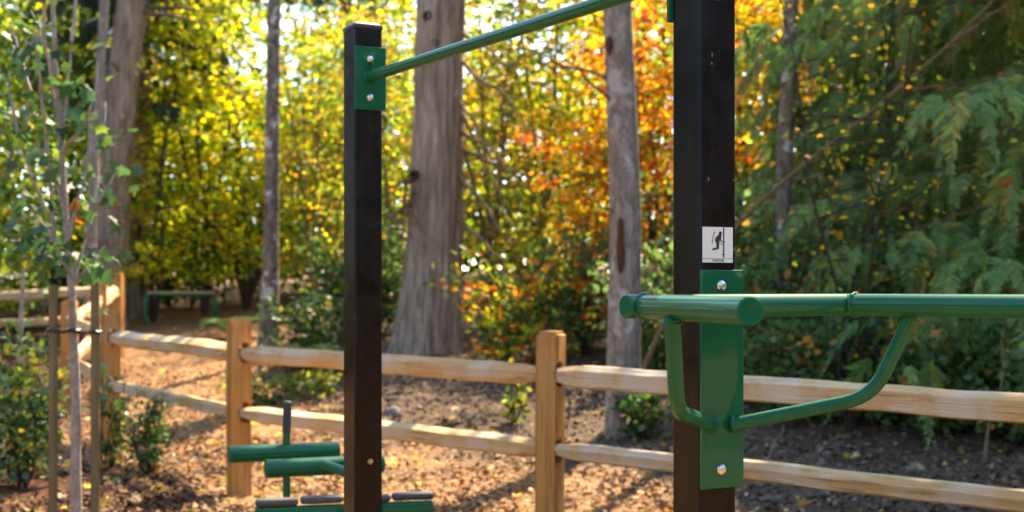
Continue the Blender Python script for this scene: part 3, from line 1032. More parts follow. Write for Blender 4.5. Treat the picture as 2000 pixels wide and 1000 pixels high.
scr.tube(pts, [0.004] + [0.032 * math.sin(math.pi * (0.15 + 0.75 * i / 13)) ** .6 for i in range(1, 13)] + [0.004], 12, True, lambda i, an, p: 1 + .25 * noise.noise(p * 9))
obj('bark_scar', scr, M['scar'], t5)
scr = MB()
scr.tube([P(1190, y, 11.5 - 0.11) for y in np.linspace(70, 108, 6)], [0.006, 0.028, 0.032, 0.03, 0.02, 0.006], 10)
obj('bark_scar', scr, M['scar'], t5)
for (x0, y0, x1, y1, dd) in ((1185, 160, 990, 78, 11.2), (1185, 200, 1110, 120, 11.0), (1236, 120, 1262, 105, 11.4), (1190, 420, 1150, 385, 11.3)):
    tw = MB()
    pts = limb(tw, P(x0 + 12, y0, 11.5), P(x1, y1, dd), 0.016, 0.005, x1, 0.12)
    obj('branch', tw, M['twig'], t5)
t3, tr3, q3 = big_tree('alder_tree', 'slim mottled alder trunk rising behind the left wooden fence post', [(522, 668), (530, 400), (536, 0)], 18.5, (19, 14, 13), M['mossy_bark'], 5, 12, sides=24, fis=0.07, lump=0.10, flare=0.3, crown=(8.0, 1.6, 700))
t6, tr6, q6 = big_tree('alder_tree', 'thin white blotched alder trunk among the orange leaves right of the near post', [(1530, 690), (1533, 300), (1546, 0)], 13.2, (15, 15, 14), M['mossy_bark'], 6, 10, sides=24, fis=0.06, lump=0.10, crown=(7.0, 1.5, 500))
# leaning bare sapling that crosses behind the near post
ls = thing('leaning_sapling', 'bare leaning sapling arching up to the right through the green boughs', 'tree', P(1255, 720, 12.4))
mb = MB()
pp = [P(1255, 725, 12.4), P(1310, 600, 12.4), P(1440, 436, 12.2), P(1540, 345, 12.0), P(1640, 268, 11.8), P(1760, 170, 11.5), P(1860, 82, 11.3), P(1960, -20, 11.2)]
mb.tube(smooth_path(pp, 0.4, 5), [0.026 - 0.014 * i / 31 for i in range(32)], 10)
obj('stem', mb, M['twig'], ls)
for i in (3, 4, 5, 6):
    tb = MB()
    limb(tb, pp[i], pp[i] + Vector((0.5, -0.2, 0.35 - 0.2 * (i % 2) * 2)), 0.014, 0.004, i, 0.2)
    obj('branch', tb, M['twig'], ls)

# ------------------------------------------------------------------ broadleaf understorey trees
def broadleaf(name, seed, height, spread, nleaf, lsize, pal, stems=3, zbase=0.12, matname='autumn_leaf', stem_r=0.045, per=22, flat=0.10, bark='stem'):
    """one multi-stemmed small tree at the origin: stems with twigs, leaves in layered sprays"""
    rn = random.Random(seed); rng = np.random.default_rng(seed)
    t = thing(name, None, 'tree', (0, 0, 0))
    mb = MB(); tips = []
    for s in range(stems):
        an = 2 * math.pi * (s + rn.random() * .6) / stems
        reach = spread * rn.uniform(0.25, 0.6)
        h = height * rn.uniform(0.75, 1.0)
        pts = []
        for i in range(9):
            t_ = i / 8
            pts.append(Vector((math.cos(an) * reach * t_ ** 1.5 + 0.25 * noise.noise(Vector((t_ * 3, seed, s))), math.sin(an) * reach * t_ ** 1.5 + 0.25 * noise.noise(Vector((t_ * 3, seed + 5, s))), h * t_)))
        mb.tube(pts, [stem_r * (1 - 0.85 * i / 8) * height / 6 for i in range(9)], 7)
        nb = max(5, int(height * 2.6))
        for b_ in range(nb):
            t_ = zbase + (1 - zbase) * (b_ + rn.random()) / nb
            i = min(7, int(t_ * 8)); p = pts[i].lerp(pts[i + 1], t_ * 8 - i)
            a2 = rn.uniform(0, 2 * math.pi)
            ln_ = spread * rn.uniform(0.25, 0.65) * (1.1 - 0.6 * t_)
            e = p + Vector((math.cos(a2) * ln_, math.sin(a2) * ln_, ln_ * rn.uniform(-0.05, 0.45)))
            q = limb(mb, p, e, 0.013 * height / 6, 0.003, b_ + s * 31 + seed, 0.2, 5, 4)
            for w in (2, 3, 4, 5):
                tips.append((q[w], a2))
    obj('trunk', mb, M[bark], t, 60)
    n = nleaf
    nc = len(tips)
    cen = np.array([tuple(c) for c, a in tips]); dirn = np.array([(math.cos(a), math.sin(a), -0.25) for c, a in tips])
    cl = rng.integers(0, nc, n)
    pos = cen[cl] + rng.standard_normal((n, 3)) * np.array([.24, .24, flat]) * (spread / 2) ** 0.5
    ax = dirn[cl] + 0.8 * rng.standard_normal((n, 3)) * np.array([1, 1, .7])
    nr = np.array([0, 0, 1.0]) + 0.75 * rng.standard_normal((n, 3))
    leaf_obj('crown', t, M[matname], pos, ax, nr, lsize * rng.uniform(.65, 1.25, n), pick_cols(rng, pal, cl, nc), TPL_SIMPLE)
    return t

Yc = (0.76, 0.63, 0.03); Yg = (0.48, 0.53, 0.035); Og = (0.20, 0.30, 0.03); Or = (0.72, 0.25, 0.025); Rd = (0.52, 0.07, 0.02); Gr = (0.085, 0.17, 0.03); Go = (0.72, 0.40, 0.03); Br = (0.28, 0.15, 0.05); Dk = (0.05, 0.09, 0.025)
PY = [(Yc, 4), (Yg, 4), (Go, .8), (Og, 3), (Gr, 1.2)]
PYG = [(Yg, 4), (Og, 4), (Gr, 3), (Yc, 2)]
PO = [(Go, 3.5), (Or, 2.6), (Yc, 2.6), (Yg, 1.6), (Og, 2.5), (Rd, .5)]
PR = [(Or, 4), (Rd, 2.6), (Go, 3), (Og, 1.5), (Gr, 1)]
PG = [(Gr, 5), (Og, 3), (Dk, 3), (Yg, 0.6)]
POL = [(Og, 4), (Yg, 3), (Go, 1.5), (Br, 1.5), (Gr, 2), (Yc, 1)]
proto = {
    'Y1': broadleaf('maple_tree', 11, 6.5, 2.6, 4000, 0.125, PY),
    'Y2': broadleaf('maple_tree', 12, 7.5, 2.4, 4200, 0.125, PY, 4),
    'YG': broadleaf('maple_tree', 13, 7.0, 2.6, 6500, 0.12, PYG, 3),
    'OL': broadleaf('maple_tree', 14, 7.5, 2.6, 4200, 0.11, POL, 4, bark='twig'),
    'O1': broadleaf('maple_tree', 15, 6.5, 2.4, 6000, 0.105, PO, 3),
    'O2': broadleaf('maple_tree', 16, 7.5, 2.4, 5500, 0.105, PO, 4),
    'R1': broadleaf('maple_tree', 17, 5.0, 1.9, 3600, 0.11, PR, 3),
    'OS': broadleaf('maple_tree', 19, 6.2, 2.3, 480, 0.08, PO, 3, stem_r=0.022),
    'G1': broadleaf('maple_tree', 18, 7.0, 2.6, 7000, 0.12, PG, 4, matname='leaf'),
}
used = set()
def place(key, px, d, label, sc_=1.0, rz=0.0, group='autumn trees of the thicket', name=None):
    src = proto[key]
    x = (px - 1000) / F * d
    loc = (x, d, ground_h(x, d) - 0.05)
    if key not in used:
        used.add(key); o = src
        o['label'] = label; o['group'] = group
        o.location = loc; o.rotation_euler = (0, 0, rz); o.scale = (sc_,) * 3
    else:
        o = dup(src, label, group, loc, rz, (sc_,) * 3)
    return o
for a in (
    ('YG', -40, 24.5, 'yellow green maple at the far left edge behind the staked young tree', 0.8, 0.3),
    ('G1', -110, 26, 'dark green maple cut off by the left picture edge', 1.0, 1.3),
    ('YG', 130, 28, 'yellow green maple seen behind the tall fir trunk', 1.15, 2.3),
    ('Y1', 300, 25.5, 'bright yellow maple glowing right of the tall fir trunk', 0.95, 0.9),
    ('Y2', 400, 26.5, 'bright yellow maple above the green metal bench', 0.9, 3.0),
    ('Y1', 480, 27.5, 'yellow maple just left of the slim mottled alder', 1.0, 4.1),
    ('Y2', 330, 30, 'pale yellow maple deepest in the wood above the bench', 1.05, 5.0),
    ('OL', 610, 25.5, 'olive and gold maple just left of the capped post', 0.8, 0.2),
    ('OL', 650, 28, 'olive tree directly behind the capped post', 0.9, 2.2),
    ('Y1', 700, 30, 'yellow maple glimpsed between capped post and thick trunk', 1.15, 0.5),
    ('OL', 770, 23, 'thin olive leaved tree against the left side of the thick trunk', 0.8, 1.9),
    ('OL', 960, 20.5, 'olive and gold tree right beside the thick trunk', 0.85, 3.3),
    ('OL', 1050, 22, 'olive and brown maple under the middle of the pull-up bar', 0.95, 0.4),
    ('Y2', 1120, 26, 'yellow maple behind the gold one left of the straight alder', 1.0, 1.0),
    ('R1', 1140, 17.0, 'low red maple left of the straight alder trunk', 0.55, 2.0),
    ('R1', 1285, 17.0, 'red and orange maple between straight alder and near post', 0.95, 5.2),
    ('O2', 1225, 21.5, 'tall orange maple behind the red one beside the near post', 1.05, 3.9),
    ('O1', 1470, 19, 'orange maple glowing just right of the near post', 1.0, 0.8),
    ('O2', 1500, 23, 'taller gold maple behind the thin blotched alder', 1.0, 2.6),
    ('OS', 1660, 10.9, 'half bare orange maple mixed into the green boughs', 0.75, 4.6),
    ('YG', 1780, 21, 'yellow green maple showing through the cedar boughs', 1.0, 1.6),
    ('G1', 1920, 20, 'dark green tree deep behind the cedar boughs', 1.1, 3.6),
    ('G1', 1600, 22, 'dark green tree behind the half bare orange maple', 1.0, 0.6),
):
    place(*a)

# ------------------------------------------------------------------ conifers with hanging fronds
def frond_template(seed, n=22):
    """flat feathery spray hanging along -Z, length 1: returns leaflet pos, axis, normal, length"""
    rn = np.random.default_rng(seed)
    pos = []; ax = []; ln_ = []
    for i in range(n):
        t = (i + .5) / n
        bend = 0.22 * t * t
        for s in (-1, 1):
            w = 0.30 * (1 - 0.75 * t) * rn.uniform(.45, 1.25)
            pos.append((0, bend, -t)); ax.append((s * 0.85, 0.1 * rn.standard_normal(), -0.75)); ln_.append(w)
    pos.append((0, .22, -.97)); ax.append((0, 0, -1)); ln_.append(0.14)
    return np.array(pos), np.array(ax), np.array(ln_)

def conifer(name, label, base, height, z0, rad, nb, fr_per, flen, pal, seed, dir_bias=None, bark='fir_bark', group=None, trunk_r=0.2, droop=0.45):
    rn = random.Random(seed); rng = np.random.default_rng(seed)
    gz = ground_h(base[0], base[1])
    t = thing(name, label, 'tree', (base[0], base[1], gz), 0, group)
    tp = [Vector((base[0], base[1], gz - .1)), Vector((base[0] + .05, base[1], gz + height * .5)), Vector((base[0], base[1], gz + height))]
    tr = obj('trunk', trunk_mesh(tp, [trunk_r, trunk_r * .7, 0.02], 24, 0.2, 0.08, seed=seed), M[bark], t, 0)
    tp_, ta_, tl_ = frond_template(seed)
    mb = MB(); PP = []; AA = []; NN = []; LL = []; CL = []
    ci = 0
    for b_ in range(nb):
        z = gz + z0 + (height - z0) * (b_ + rn.random()) / nb
        f = (1 - (z - gz - z0) / (height - z0)) ** 0.7
        an = rn.uniform(0, 2 * math.pi) if dir_bias is None else dir_bias[0] + rn.gauss(0, dir_bias[1])
        ln_ = rad * (0.35 + 0.65 * f) * rn.uniform(0.7, 1.1)
        o = Vector((base[0], base[1], z))
        d = Vector((math.cos(an), math.sin(an), 0)); pr = Vector((-d.y, d.x, 0))
        pts = []
        for i in range(9):
            u = i / 8
            pts.append(o + d * (ln_ * u) + Z * (ln_ * (0.18 * u - droop * u * u + 0.14 * u ** 4)) + pr * (0.1 * noise.noise(Vector((u * 2, b_, seed)))))
        mb.tube(pts, [0.017 * (1 - .85 * i / 8) for i in range(9)], 5)
        for k_ in range(fr_per):
            u = 0.12 + 0.88 * (k_ + rn.random()) / fr_per
            i = min(7, int(u * 8)); p = pts[i].lerp(pts[i + 1], u * 8 - i)
            side = rn.choice((-1, 1)) * rn.uniform(0.0, 0.55) * (1.1 - u * .6)
            p = p + pr * side + Z * (-0.12 * abs(side) + rn.uniform(-.05, .05))
            tl = flen * rn.uniform(.6, 1.25)
            # frond frame: hangs down, leaning outwards
            out = (d * rn.uniform(0.1, 0.9) + pr * (side * 1.0 + rn.uniform(-.3, .3)))
            dn = (Z * -1 + out * rn.uniform(.3, 2.2)).normalized()
            yaw = rn.uniform(0, math.pi)
            sx = Vector((math.cos(yaw), math.sin(yaw), 0)); sx = (sx - dn * sx.dot(dn)).normalized()
            sy = dn.cross(sx)
            Rm = np.array([tuple(sx), tuple(sy), tuple(-dn)])      # rows: local x,y,z axes
            PP.append(np.array(tuple(p)) + tl * (tp_ @ Rm)); AA.append(ta_ @ Rm)
            NN.append(np.repeat(np.array([tuple(sy)]), len(tp_), 0)); LL.append(tl * tl_)
            CL.append(np.full(len(tp_), ci)); ci += 1
    obj('branch', mb, M['twig'], t)
    pos = np.concatenate(PP); n = len(pos)
    nr = np.concatenate(NN) + 0.25 * rng.standard_normal((n, 3))
    leaf_obj('crown', t, M['cedar_leaf'], pos, np.concatenate(AA), nr, np.concatenate(LL), pick_cols(rng, pal, np.concatenate(CL), ci, 0.15), TPL_NEEDLE)
    return t
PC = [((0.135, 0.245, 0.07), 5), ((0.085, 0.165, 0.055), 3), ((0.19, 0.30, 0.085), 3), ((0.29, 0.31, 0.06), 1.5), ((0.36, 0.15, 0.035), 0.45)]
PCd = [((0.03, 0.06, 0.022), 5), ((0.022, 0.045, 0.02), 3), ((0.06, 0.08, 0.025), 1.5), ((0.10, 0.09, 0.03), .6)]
conifer('cedar_tree', 'green cedar with drooping feathery boughs filling the right side', (5.2, 12.4), 10.5, 0.6, 4.0, 150, 36, 0.46, PC, 21)
conifer('cedar_tree', 'second green cedar behind the leaning bare sapling', (4.4, 15.8), 6.2, 0.3, 2.6, 90, 36, 0.36, PC, 22)
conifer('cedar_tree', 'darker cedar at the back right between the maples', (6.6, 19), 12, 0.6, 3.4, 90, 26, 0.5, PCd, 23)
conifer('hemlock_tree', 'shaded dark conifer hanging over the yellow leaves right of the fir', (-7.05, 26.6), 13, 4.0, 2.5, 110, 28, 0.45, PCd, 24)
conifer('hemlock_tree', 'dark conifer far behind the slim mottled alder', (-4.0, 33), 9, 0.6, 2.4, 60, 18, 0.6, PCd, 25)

# ------------------------------------------------------------------ far wood, one mass behind everything
rng = np.random.default_rng(77)
nc = 4200
an = rng.uniform(-0.52, 0.52, nc); dd = rng.uniform(31, 44, nc)
cx = np.sin(an) * dd; cy = np.cos(an) * dd
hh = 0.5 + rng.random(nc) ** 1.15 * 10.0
pxc = 1000 + F * cx / cy
keep = np.ones(nc, bool)
pyc = HZ - F * (hh + 1.2 - EYE) / cy
thin = (pxc > 400) & (pxc < 1180) & (pyc < 190)
keep[thin & (rng.random(nc) < 0.62)] = False
cx, cy, hh, pxc = cx[keep], cy[keep], hh[keep], pxc[keep]
nc = len(cx)
n = 120000
cl = rng.integers(0, nc, n)
gzs = np.array([base_h(x, y) for x, y in zip(cx, cy)])
cen = np.stack([cx, cy, gzs + hh], 1)
pos = cen[cl] + rng.standard_normal((n, 3)) * np.array([.5, .5, .3])
ax = rng.standard_normal((n, 3)); nr = np.array([0, 0, .8]) + rng.standard_normal((n, 3))
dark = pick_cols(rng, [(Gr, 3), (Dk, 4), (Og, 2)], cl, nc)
yel = pick_cols(rng, [(Yc, 1.6), (Yg, 3), (Og, 4), (Gr, 2), (Br, 1)], cl, nc)
orr = pick_cols(rng, [(Go, 3), (Or, 3), (Yg, 2), (Og, 2)], cl, nc)
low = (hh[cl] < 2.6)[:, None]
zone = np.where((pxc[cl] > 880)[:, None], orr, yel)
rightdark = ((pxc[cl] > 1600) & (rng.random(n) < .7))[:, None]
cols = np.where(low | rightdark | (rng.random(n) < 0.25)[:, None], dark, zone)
size = rng.uniform(.15, .30, n)
# unseen ring of the wood, added at sides and behind camera to darken reflections
n2 = 60000
a2 = rng.uniform(0.5, 2 * math.pi - 0.5, n2); d2 = rng.uniform(22, 32, n2)
p2_ = np.stack([np.sin(a2) * d2, np.cos(a2) * d2, rng.uniform(0.0, 14, n2) * (0.75 + 0.25 * np.sin(a2 * 9))], 1)
p2_[:, 2] += np.array([base_h(x, y) for x, y in p2_[:, :2]])
pos = np.concatenate([pos, p2_]); ax = np.concatenate([ax, rng.standard_normal((n2, 3))])
nr = np.concatenate([nr, rng.standard_normal((n2, 3))]); size = np.concatenate([size, rng.uniform(.4, .75, n2)])
cols = np.concatenate([cols, pick_cols(rng, [(Dk, 6), (Gr, 1.5), ((0.09, 0.06, 0.03), 1.5)], np.arange(n2) // 8, n2 // 8 + 1)])
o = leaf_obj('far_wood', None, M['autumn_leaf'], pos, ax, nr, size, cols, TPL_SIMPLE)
tag(o, 'mass of green, gold and orange woodland far behind the trunks', 'woodland', kind='stuff')

# ------------------------------------------------------------------ shrubs
def shrub(name, label, loc, h, w, nleaf, lsize, pal, seed, mat='leaf', tpl=TPL_SIMPLE, group=None, stems=9, cat='shrub', up=0.55):
    rn = random.Random(seed); rng = np.random.default_rng(seed)
    x, y = loc
    gz = ground_h(x, y) + (0.05 * bed_amount(x, y) if y < 13 else 0)
    t = thing(name, label, cat, (x, y, gz), 0, group)
    mb = MB(); tips = []
    for s in range(stems):
        an = rn.uniform(0, 2 * math.pi); r = w * rn.uniform(.15, 1.0) * .5; hh_ = h * rn.uniform(.55, 1.0)
        e = Vector((x + r * math.cos(an), y + r * math.sin(an), gz + hh_))
        pts = limb(mb, (x + .03 * math.cos(an), y + .03 * math.sin(an), gz - .03), e, 0.010 * h ** .5, 0.003, s + seed, .25, 7, 5)
        for j in (2, 3, 4, 5, 6, 7):
            tips.append(tuple(pts[j]))
            e2 = pts[j] + Vector((rn.uniform(-1, 1), rn.uniform(-1, 1), rn.uniform(-.2, .6))) * w * .22
            limb(mb, pts[j], e2, 0.004, 0.002, j, .2, 3, 4)
            tips.append(tuple(e2))
    obj('stem', mb, M['stem'], t)
    tips = np.array(tips); nc_ = len(tips)
    cl = rng.integers(0, nc_, nleaf)
    pos = tips[cl] + rng.standard_normal((nleaf, 3)) * np.array([w * .075, w * .075, h * .05])
    pos[:, 2] = np.maximum(pos[:, 2], gz + 0.02)
    outw = pos - np.array([x, y, gz + h * .3])
    ax = outw / (np.linalg.norm(outw, axis=1, keepdims=True) + .01) + 0.8 * rng.standard_normal((nleaf, 3))
    nr = np.array([0, 0, up * 2]) + 0.8 * rng.standard_normal((nleaf, 3))
    leaf_obj('foliage', t, M[mat], pos, ax, nr, lsize * rng.uniform(.6, 1.3, nleaf), pick_cols(rng, pal, cl, nc_, 0.2), tpl)
    return t
def at(px, d): return ((px - 1000) / F * d, d)
PS = [((0.05, 0.115, 0.03), 5), ((0.085, 0.16, 0.03), 3), ((0.03, 0.07, 0.03), 3), ((0.26, 0.24, 0.03), 1)]
PSr = [((0.07, 0.14, 0.04), 5), ((0.12, 0.19, 0.04), 4), (Yg, 2), (Yc, 2), (Or, 2.6), (Rd, 1.4)]
PSd = [((0.09, 0.175, 0.055), 5), ((0.13, 0.23, 0.07), 3), ((0.06, 0.115, 0.042), 3), ((0.40, 0.22, 0.05), .5)]
PRh = [((0.06, 0.14, 0.05), 5), ((0.10, 0.19, 0.05), 3), ((0.26, 0.32, 0.05), 2), ((0.55, 0.45, 0.05), .8)]
for i, (px, d, h, w, n, ls_, pal, lab, mt) in enumerate((
    (40, 9.7, 0.98, 0.75, 1500, 0.062, PRh, 'glossy green shrub beside the left stake with yellow top leaves', 'gloss_leaf'),
    (-60, 10.6, 1.0, 0.9, 1300, 0.062, PRh, 'leafy green shrub cut off by the left picture edge', 'gloss_leaf'),
    (210, 10.6, 0.72, 0.30, 260, 0.06, PRh, 'sparse tall shrub in front of the corner fence post', 'gloss_leaf'),
    (285, 10.3, 0.60, 0.48, 900, 0.040, [((0.06, 0.15, 0.03), 4), ((0.10, 0.2, 0.03), 3), ((0.04, 0.09, 0.03), 2)], 'small bright green shrub alone on the mulch', 'gloss_leaf'),
    (615, 18.0, 0.85, 1.1, 700, 0.10, PS, 'bright green shrub behind the rail left of the capped post', 'leaf'),
    (690, 19.5, 1.4, 1.4, 900, 0.11, PS, 'green shrub directly behind the capped post', 'leaf'),
    (255, 28.5, 2.2, 2.2, 1500, 0.13, PS, 'green shrub behind the left end of the green metal bench', 'leaf'),
    (370, 29.0, 2.4, 2.4, 1700, 0.13, PS, 'green shrub behind the right end of the green metal bench', 'leaf'),
    (480, 30.0, 2.4, 2.2, 1500, 0.13, PS, 'green shrub beyond the farther wooden topped bench', 'leaf'),
    (740, 20.5, 1.9, 1.5, 1600, 0.11, PSd, 'dark shrub tight against the thick trunk', 'leaf'),
    (985, 16.3, 1.05, 1.1, 800, 0.095, PSr, 'red and yellow shrub at the foot of the thick trunk', 'autumn_leaf'),
    (1070, 15.5, 1.25, 1.5, 950, 0.095, PSr, 'red and green shrub behind the middle fence post', 'autumn_leaf'),
    (1145, 16.2, 1.4, 1.3, 850, 0.095, PSd, 'green shrub just left of the straight alder', 'leaf'),
    (1290, 14.0, 1.25, 1.3, 1500, 0.09, PSd, 'green shrub between straight alder and near post', 'leaf'),
    (1255, 11.2, 0.42, 0.5, 240, 0.08, PS, 'small leafy plant at the foot of the straight alder', 'leaf'),
    (1490, 12.6, 1.35, 1.5, 2000, 0.085, PSd, 'dense green shrub just right of the near post', 'leaf'),
    (1600, 11.4, 0.9, 1.4, 1800, 0.080, PSd, 'low green shrub under the right brace', 'leaf'),
    (1730, 11.0, 0.85, 1.5, 1900, 0.080, PSd, 'green bramble below the right dip handle', 'leaf'),
    (1860, 10.4, 0.80, 1.4, 1800, 0.078, PSd, 'green bramble behind the right end of the top rail', 'leaf'),
    (1985, 9.9, 0.80, 1.4, 1800, 0.078, PSd, 'green bramble cut off by the right picture edge', 'leaf'),
    (1660, 13.8, 2.0, 1.9, 2200, 0.095, PSd, 'tall dark shrub beneath the second cedar', 'leaf'),
    (1420, 15.5, 2.0, 1.7, 2000, 0.10, PSd, 'tall dark shrub hidden mostly by the near post', 'leaf'),
)):
    shrub('shrub', lab, at(px, d), h, w, n, ls_, pal, 100 + i, mt, group='shrubs along the bank' if i > 3 else 'shrubs in the planting bed')
# small weeds on the bank by the fence
for i, (px, d, h, w, n, lab) in enumerate(((520, 14.5, .30, .7, 300, 'low yellow green weeds on the bank next to the left fence post'), (610, 14.8, .32, .8, 320, 'low weeds on the bank just left of the capped post'),
                                  (1005, 12.3, .35, .3, 90, 'small green weed on the soil behind the middle fence post'))):
    shrub('weed', lab, at(px, d), h, w, n, 0.07, [((0.16, 0.2, 0.03), 3), ((0.35, 0.33, 0.04), 2), ((0.07, 0.13, 0.03), 3)], 200 + i, 'leaf', cat='plant', stems=7)

def fern(label, loc, ln_, n, seed):
    rn = random.Random(seed); rng = np.random.default_rng(seed)
    x, y = loc; gz = ground_h(x, y)
    t = thing('fern', label, 'fern', (x, y, gz), 0, 'sword ferns on the bank')
    mb = MB(); PP = []; AA = []; LL = []; CL = []
    for k_ in range(n):
        an = 2 * math.pi * k_ / n + rn.uniform(-.2, .2); L = ln_ * rn.uniform(.75, 1.1)
        d = Vector((math.cos(an), math.sin(an), 0)); pr = Vector((-d.y, d.x, 0))
        pts = [Vector((x, y, gz)) + d * (L * .75 * u) + Z * (L * (1.15 * u - 1.0 * u * u)) for u in np.linspace(0, 1, 9)]
        mb.tube(pts, [0.006 - 0.004 * i / 8 for i in range(9)], 4)
        for j in range(24):
            u = .1 + .9 * j / 24; i = min(7, int(u * 8)); p = pts[i].lerp(pts[i + 1], u * 8 - i)
            for s in (-1, 1):
                PP.append(tuple(p)); AA.append(tuple(pr * s + d * .35 - Z * .12)); LL.append(L * .21 * math.sin(math.pi * (.1 + .88 * u))); CL.append(k_)
    obj('stem', mb, M['stem'], t)
    m = len(PP)
    leaf_obj('frond', t, M['leaf'], np.array(PP), np.array(AA), np.array([0, 0, 1.]) + .2 * rng.standard_normal((m, 3)), np.array(LL), pick_cols(rng, [((0.06, 0.14, 0.035), 3), ((0.09, 0.18, 0.04), 2)], np.array(CL), n, .15), TPL_NEEDLE)
for px, d, L, lab in ((590, 17.2, 0.85, 'green fern arching over the rail right of the slim mottled alder'), (655, 16.8, 0.8, 'green fern touching the left edge of the capped post'),
                      (455, 21.5, 0.9, 'green fern below the far second bench'), (1560, 12.0, .8, 'fern under the right brace beside the dense shrub'), (1940, 10.6, .8, 'fern by the right edge above the top rail')):
    fern(lab, at(px, d), L, 15, int(px))

# ------------------------------------------------------------------ staked young maple, stakes and tie
DM = 8.0
xm = [P(152, 1060, DM), P(147, 900, DM), P(149, 780, DM), P(143, 650, DM), P(140, 560, DM), P(128, 430, DM), P(118, 250, DM), P(106, 90, DM), P(100, -60, DM), P(95, -260, DM)]
xm[0].z = ground_h(xm[0].x, DM) - .05
ym = thing('young_maple', 'slender young maple with green leaves tied between two wooden stakes', 'tree', (xm[0].x, DM, ground_h(xm[0].x, DM)))
path = smooth_path(xm, 0.2, 4)
rads = [0.034 - 0.024 * (i / (len(path) - 1)) ** 0.8 for i in range(len(path))]
tmb = MB().tube(path, rads, 16, True, lambda i, an, p: 1 + .06 * noise.noise(p * 14) + .05 * noise.noise(Vector((0, 0, p.z * 5))))
obj('trunk', tmb, M['thin_bark'], ym)
bmb = MB(); tips = []; rn = random.Random(31)
for (x0, y0, x1, y1, dd) in ((141, 560, 182, 410, 8.1), (182, 410, 206, 200, 8.2), (140, 555, 108, 470, 7.9), (108, 470, 88, 250, 7.8), (132, 470, 168, 330, 8.0), (168, 330, 190, 120, 8.1), (128, 420, 92, 300, 7.9),
                             (92, 300, 70, 60, 7.8), (120, 290, 140, 80, 8.05), (140, 80, 160, -80, 8.1), (118, 250, 88, 100, 7.8), (88, 100, 80, -80, 7.7), (88, 410, 40, 290, 7.9), (40, 290, 14, 150, 7.9), (110, 470, 20, 470, 7.7),
                             (182, 410, 232, 330, 8.0), (60, 180, 20, 40, 8.2), (110, 150, 60, 20, 8.1), (140, 560, 205, 480, 8.0), (120, 300, 180, 220, 7.8), (108, 470, 60, 400, 8.2)):
    pts = limb(bmb, P(x0, y0, DM), P(x1, y1, dd), 0.013, 0.005, x1 * 3 + y1, .08, 8, 7)
    tips += [tuple(p) for p in pts[2:]]
obj('branch', bmb, M['thin_bark'], ym)
rng = np.random.default_rng(41)
tips = np.array(tips); n = 215
cl = rng.integers(0, len(tips), n)
pos = tips[cl] + rng.standard_normal((n, 3)) * np.array([.085, .12, .07])
ax = np.stack([rng.standard_normal(n), rng.standard_normal(n), -0.7 + .5 * rng.standard_normal(n)], 1)
nr = np.array([0, -.35, .8]) + .7 * rng.standard_normal((n, 3))
leaf_obj('crown', ym, M['leaf'], pos, ax, nr, rng.uniform(.06, .12, n), pick_cols(rng, [((0.05, 0.12, 0.035), 5), ((0.035, 0.09, 0.04), 3), ((0.14, 0.22, 0.035), 2), ((0.4, 0.12, 0.03), .05)], cl, len(tips), .2), TPL_MAPLE)
stk = []
for px, ytop, lab in ((104, 556, 'shorter weathered stake on the left of the young maple'), (186, 545, 'taller weathered stake on the right of the young maple')):
    b = P(px, 1060, 7.9); tpt = P(px, ytop, 7.9)
    b.z = ground_h(b.x, b.y) - .05
    mb = MB().tube([b.lerp(tpt, t_) for t_ in np.linspace(0, 1, 14)], [0.0255] * 14, 14, True, lambda i, an, p: 1 + .05 * noise.noise(Vector((math.cos(an), math.sin(an), p.z * 3))), capbev=0.004)
    s_ = thing('wooden_stake', lab, 'stake', (b.x, b.y, b.z + .05), 0, 'stakes of the young maple')
    obj('pole', mb, M['stake_wood'], s_)
# tie: one chain-lock strap running round both stakes and the trunk
ti = thing('tree_tie', 'black plastic tie strap binding the young maple to both stakes', 'tie', P(145, 645, DM - .03))
def loop(c, r, name):
    return obj(name, MB().tube([c + Vector((r * math.cos(t_), r * math.sin(t_), 0.004 * math.sin(3 * t_))) for t_ in np.linspace(0, 2 * math.pi, 25)], 0.010, 8, False), M['cap'], ti)
cL = P(104, 645, 7.9); cR = P(186, 648, 7.9); cM_ = P(143, 645, DM)
loop(cL, .030, 'loop'); loop(cR, .030, 'loop'); loop(cM_, .036, 'loop')
for a, b in ((cL, cM_), (cM_, cR)):
    mb = MB()
    d = (b - a); n = 9
    for i in range(n):
        p = a + d * ((i + .5) / n); p.z -= 0.01 * math.sin(math.pi * (i + .5) / n)
        p.y -= 0.03
        mb.box((d.length / n * (1.25 if i % 2 else .8), 0.006, 0.017 if i % 2 else 0.010), Matrix.Translation(p), 0.002, 1)
    obj('strap', mb, M['cap'], ti)

# second young tree further left
d2_ = 13.5
y2 = thing('young_maple', 'thin young tree in front of the far rails at the left edge', 'tree', (P(34, 800, d2_).x, d2_, ground_h(P(34, 800, d2_).x, d2_)))
pz = P(34, 800, d2_); pz.z = ground_h(pz.x, d2_) - .05
obj('trunk', MB().tube(smooth_path([pz, P(40, 640, d2_), P(46, 540, d2_), P(44, 400, d2_), P(55, 200, d2_)], .2, 4), [0.026 - .001 * i for i in range(14)], 10), M['thin_bark'], y2)
tips = np.array([tuple(P(rn.uniform(-10, 100), rn.uniform(180, 560), d2_ + rn.uniform(-.3, .3))) for i in range(40)])
n = 420; cl = rng.integers(0, 40, n)
pos = tips[cl] + .12 * rng.standard_normal((n, 3))
leaf_obj('crown', y2, M['leaf'], pos, rng.standard_normal((n, 3)) + np.array([0, 0, -.5]), np.array([0, -.3, .8]) + .6 * rng.standard_normal((n, 3)), rng.uniform(.07, .12, n), pick_cols(rng, [((0.07, 0.14, 0.03), 4), ((0.2, 0.26, 0.03), 3), ((0.4, 0.36, 0.04), 1)], cl, 40), TPL_MAPLE)

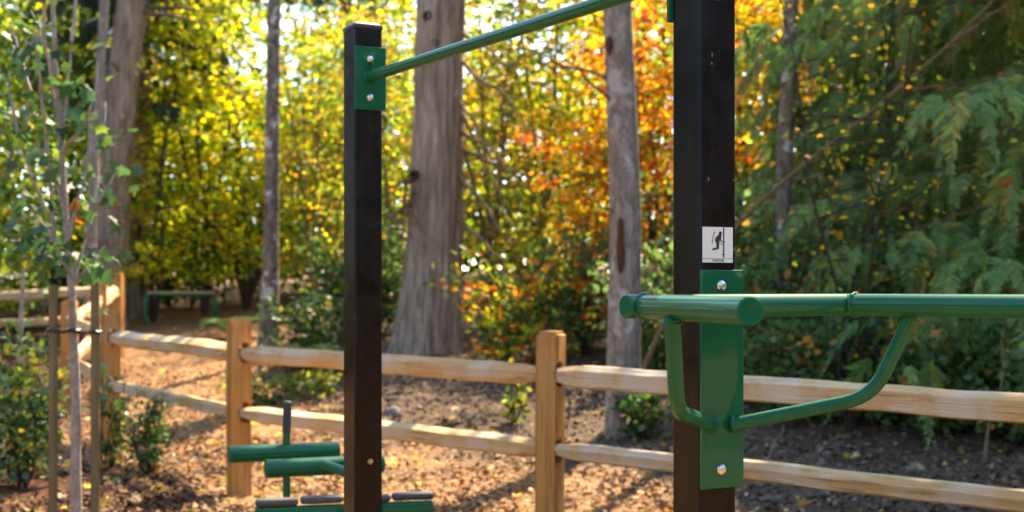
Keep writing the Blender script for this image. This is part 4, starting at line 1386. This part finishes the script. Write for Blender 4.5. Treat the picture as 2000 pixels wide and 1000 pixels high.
# ------------------------------------------------------------------ benches beyond the fence
def bench(label, c, yaw, ln_, dep, h, rise=0.0):
    gz = ground_h(c[0], c[1]) + rise
    t = thing('bench', label, 'bench', (c[0], c[1], gz), yaw, 'green framed benches')
    m4 = MW[t.name]
    for k_ in range(4):
        obj('slat', MB().box((ln_ - .03, dep / 4 - .012, .035), m4 @ Matrix.Translation((0, -dep * .375 + k_ * dep / 4, h - .012)), .005, 1), M['bench_wood'], t)
    fr = MB()
    for sy in (-1, 1):
        fr.box((ln_ - .12, .045, .045), m4 @ Matrix.Translation((0, sy * (dep / 2 - .03), h - .055)), .006, 1)
    for sx in (-1, 1):
        fr.box((.05, dep + .02, .05), m4 @ Matrix.Translation((sx * ln_ / 2, 0, h - .02)), .008, 2)
    obj('frame', fr, M['green'], t)
    for sx in (-1, 1):
        for sy in (-1, 1):
            obj('leg', MB().box((.05, .05, h + .05 - .05), m4 @ Matrix.Translation((sx * ln_ / 2, sy * (dep / 2 - .018), (h - .05) / 2 - .05)), .008, 2), M['green'], t)
    return t
bench('green metal bench with wooden slats standing uphill under the yellow maples', (-5.95, 25.2), R(17), 1.22, 0.42, 0.50, .06)
bench('farther wooden topped bench half hidden by shrubs near the slim mottled alder', (-5.25, 28.0), R(10), 0.95, 0.40, 0.50, .15)

# ------------------------------------------------------------------ rocks and sticks on the bank
def rock(label, px, d, sx, sy, sz, seed):
    x, y = at(px, d); z = ground_h(x, y)
    b = bmesh.new(); bmesh.ops.create_icosphere(b, subdivisions=4, radius=1)
    for v in b.verts:
        q = v.co.copy()
        r = 1 + .3 * noise.noise(q * 1.3 + Vector((seed, 0, 0))) + .08 * noise.noise(q * 4 + Vector((seed, 0, 0)))
        v.co = Vector((q.x * sx * r, q.y * sy * r, q.z * sz * r))
    o = obj('rock', MB().bm(b, Matrix.Translation((x, y, z + sz * .3))), M['rock'])
    me = o.data
    for v in me.vertices: v.co -= Vector((x, y, z))
    o.location = (x, y, z)
    tag(o, label, 'rock', 'rocks on the bank')
rock('small mossy rock just right of the capped post behind the rail', 768, 13.4, .09, .08, .06, 3)
rock('small grey rock below the lower rail beside the straight alder', 1265, 10.2, .10, .09, .06, 5)
sk = MB()
limb(sk, P(1495, 905, 8.9), P(1530, 832, 9.6), .012, .005, 3, .10)
o = obj('stick', sk, M['twig']); tag(o, 'pale bent stick poking out of the soil under the right brace', 'stick')
sk = MB()
limb(sk, P(1922, 905, 9.4), P(1975, 600, 9.8), .014, .006, 5, .12)
o = obj('stick', sk, M['twig']); tag(o, 'thin brown stick standing up among the brambles at the right', 'stick')
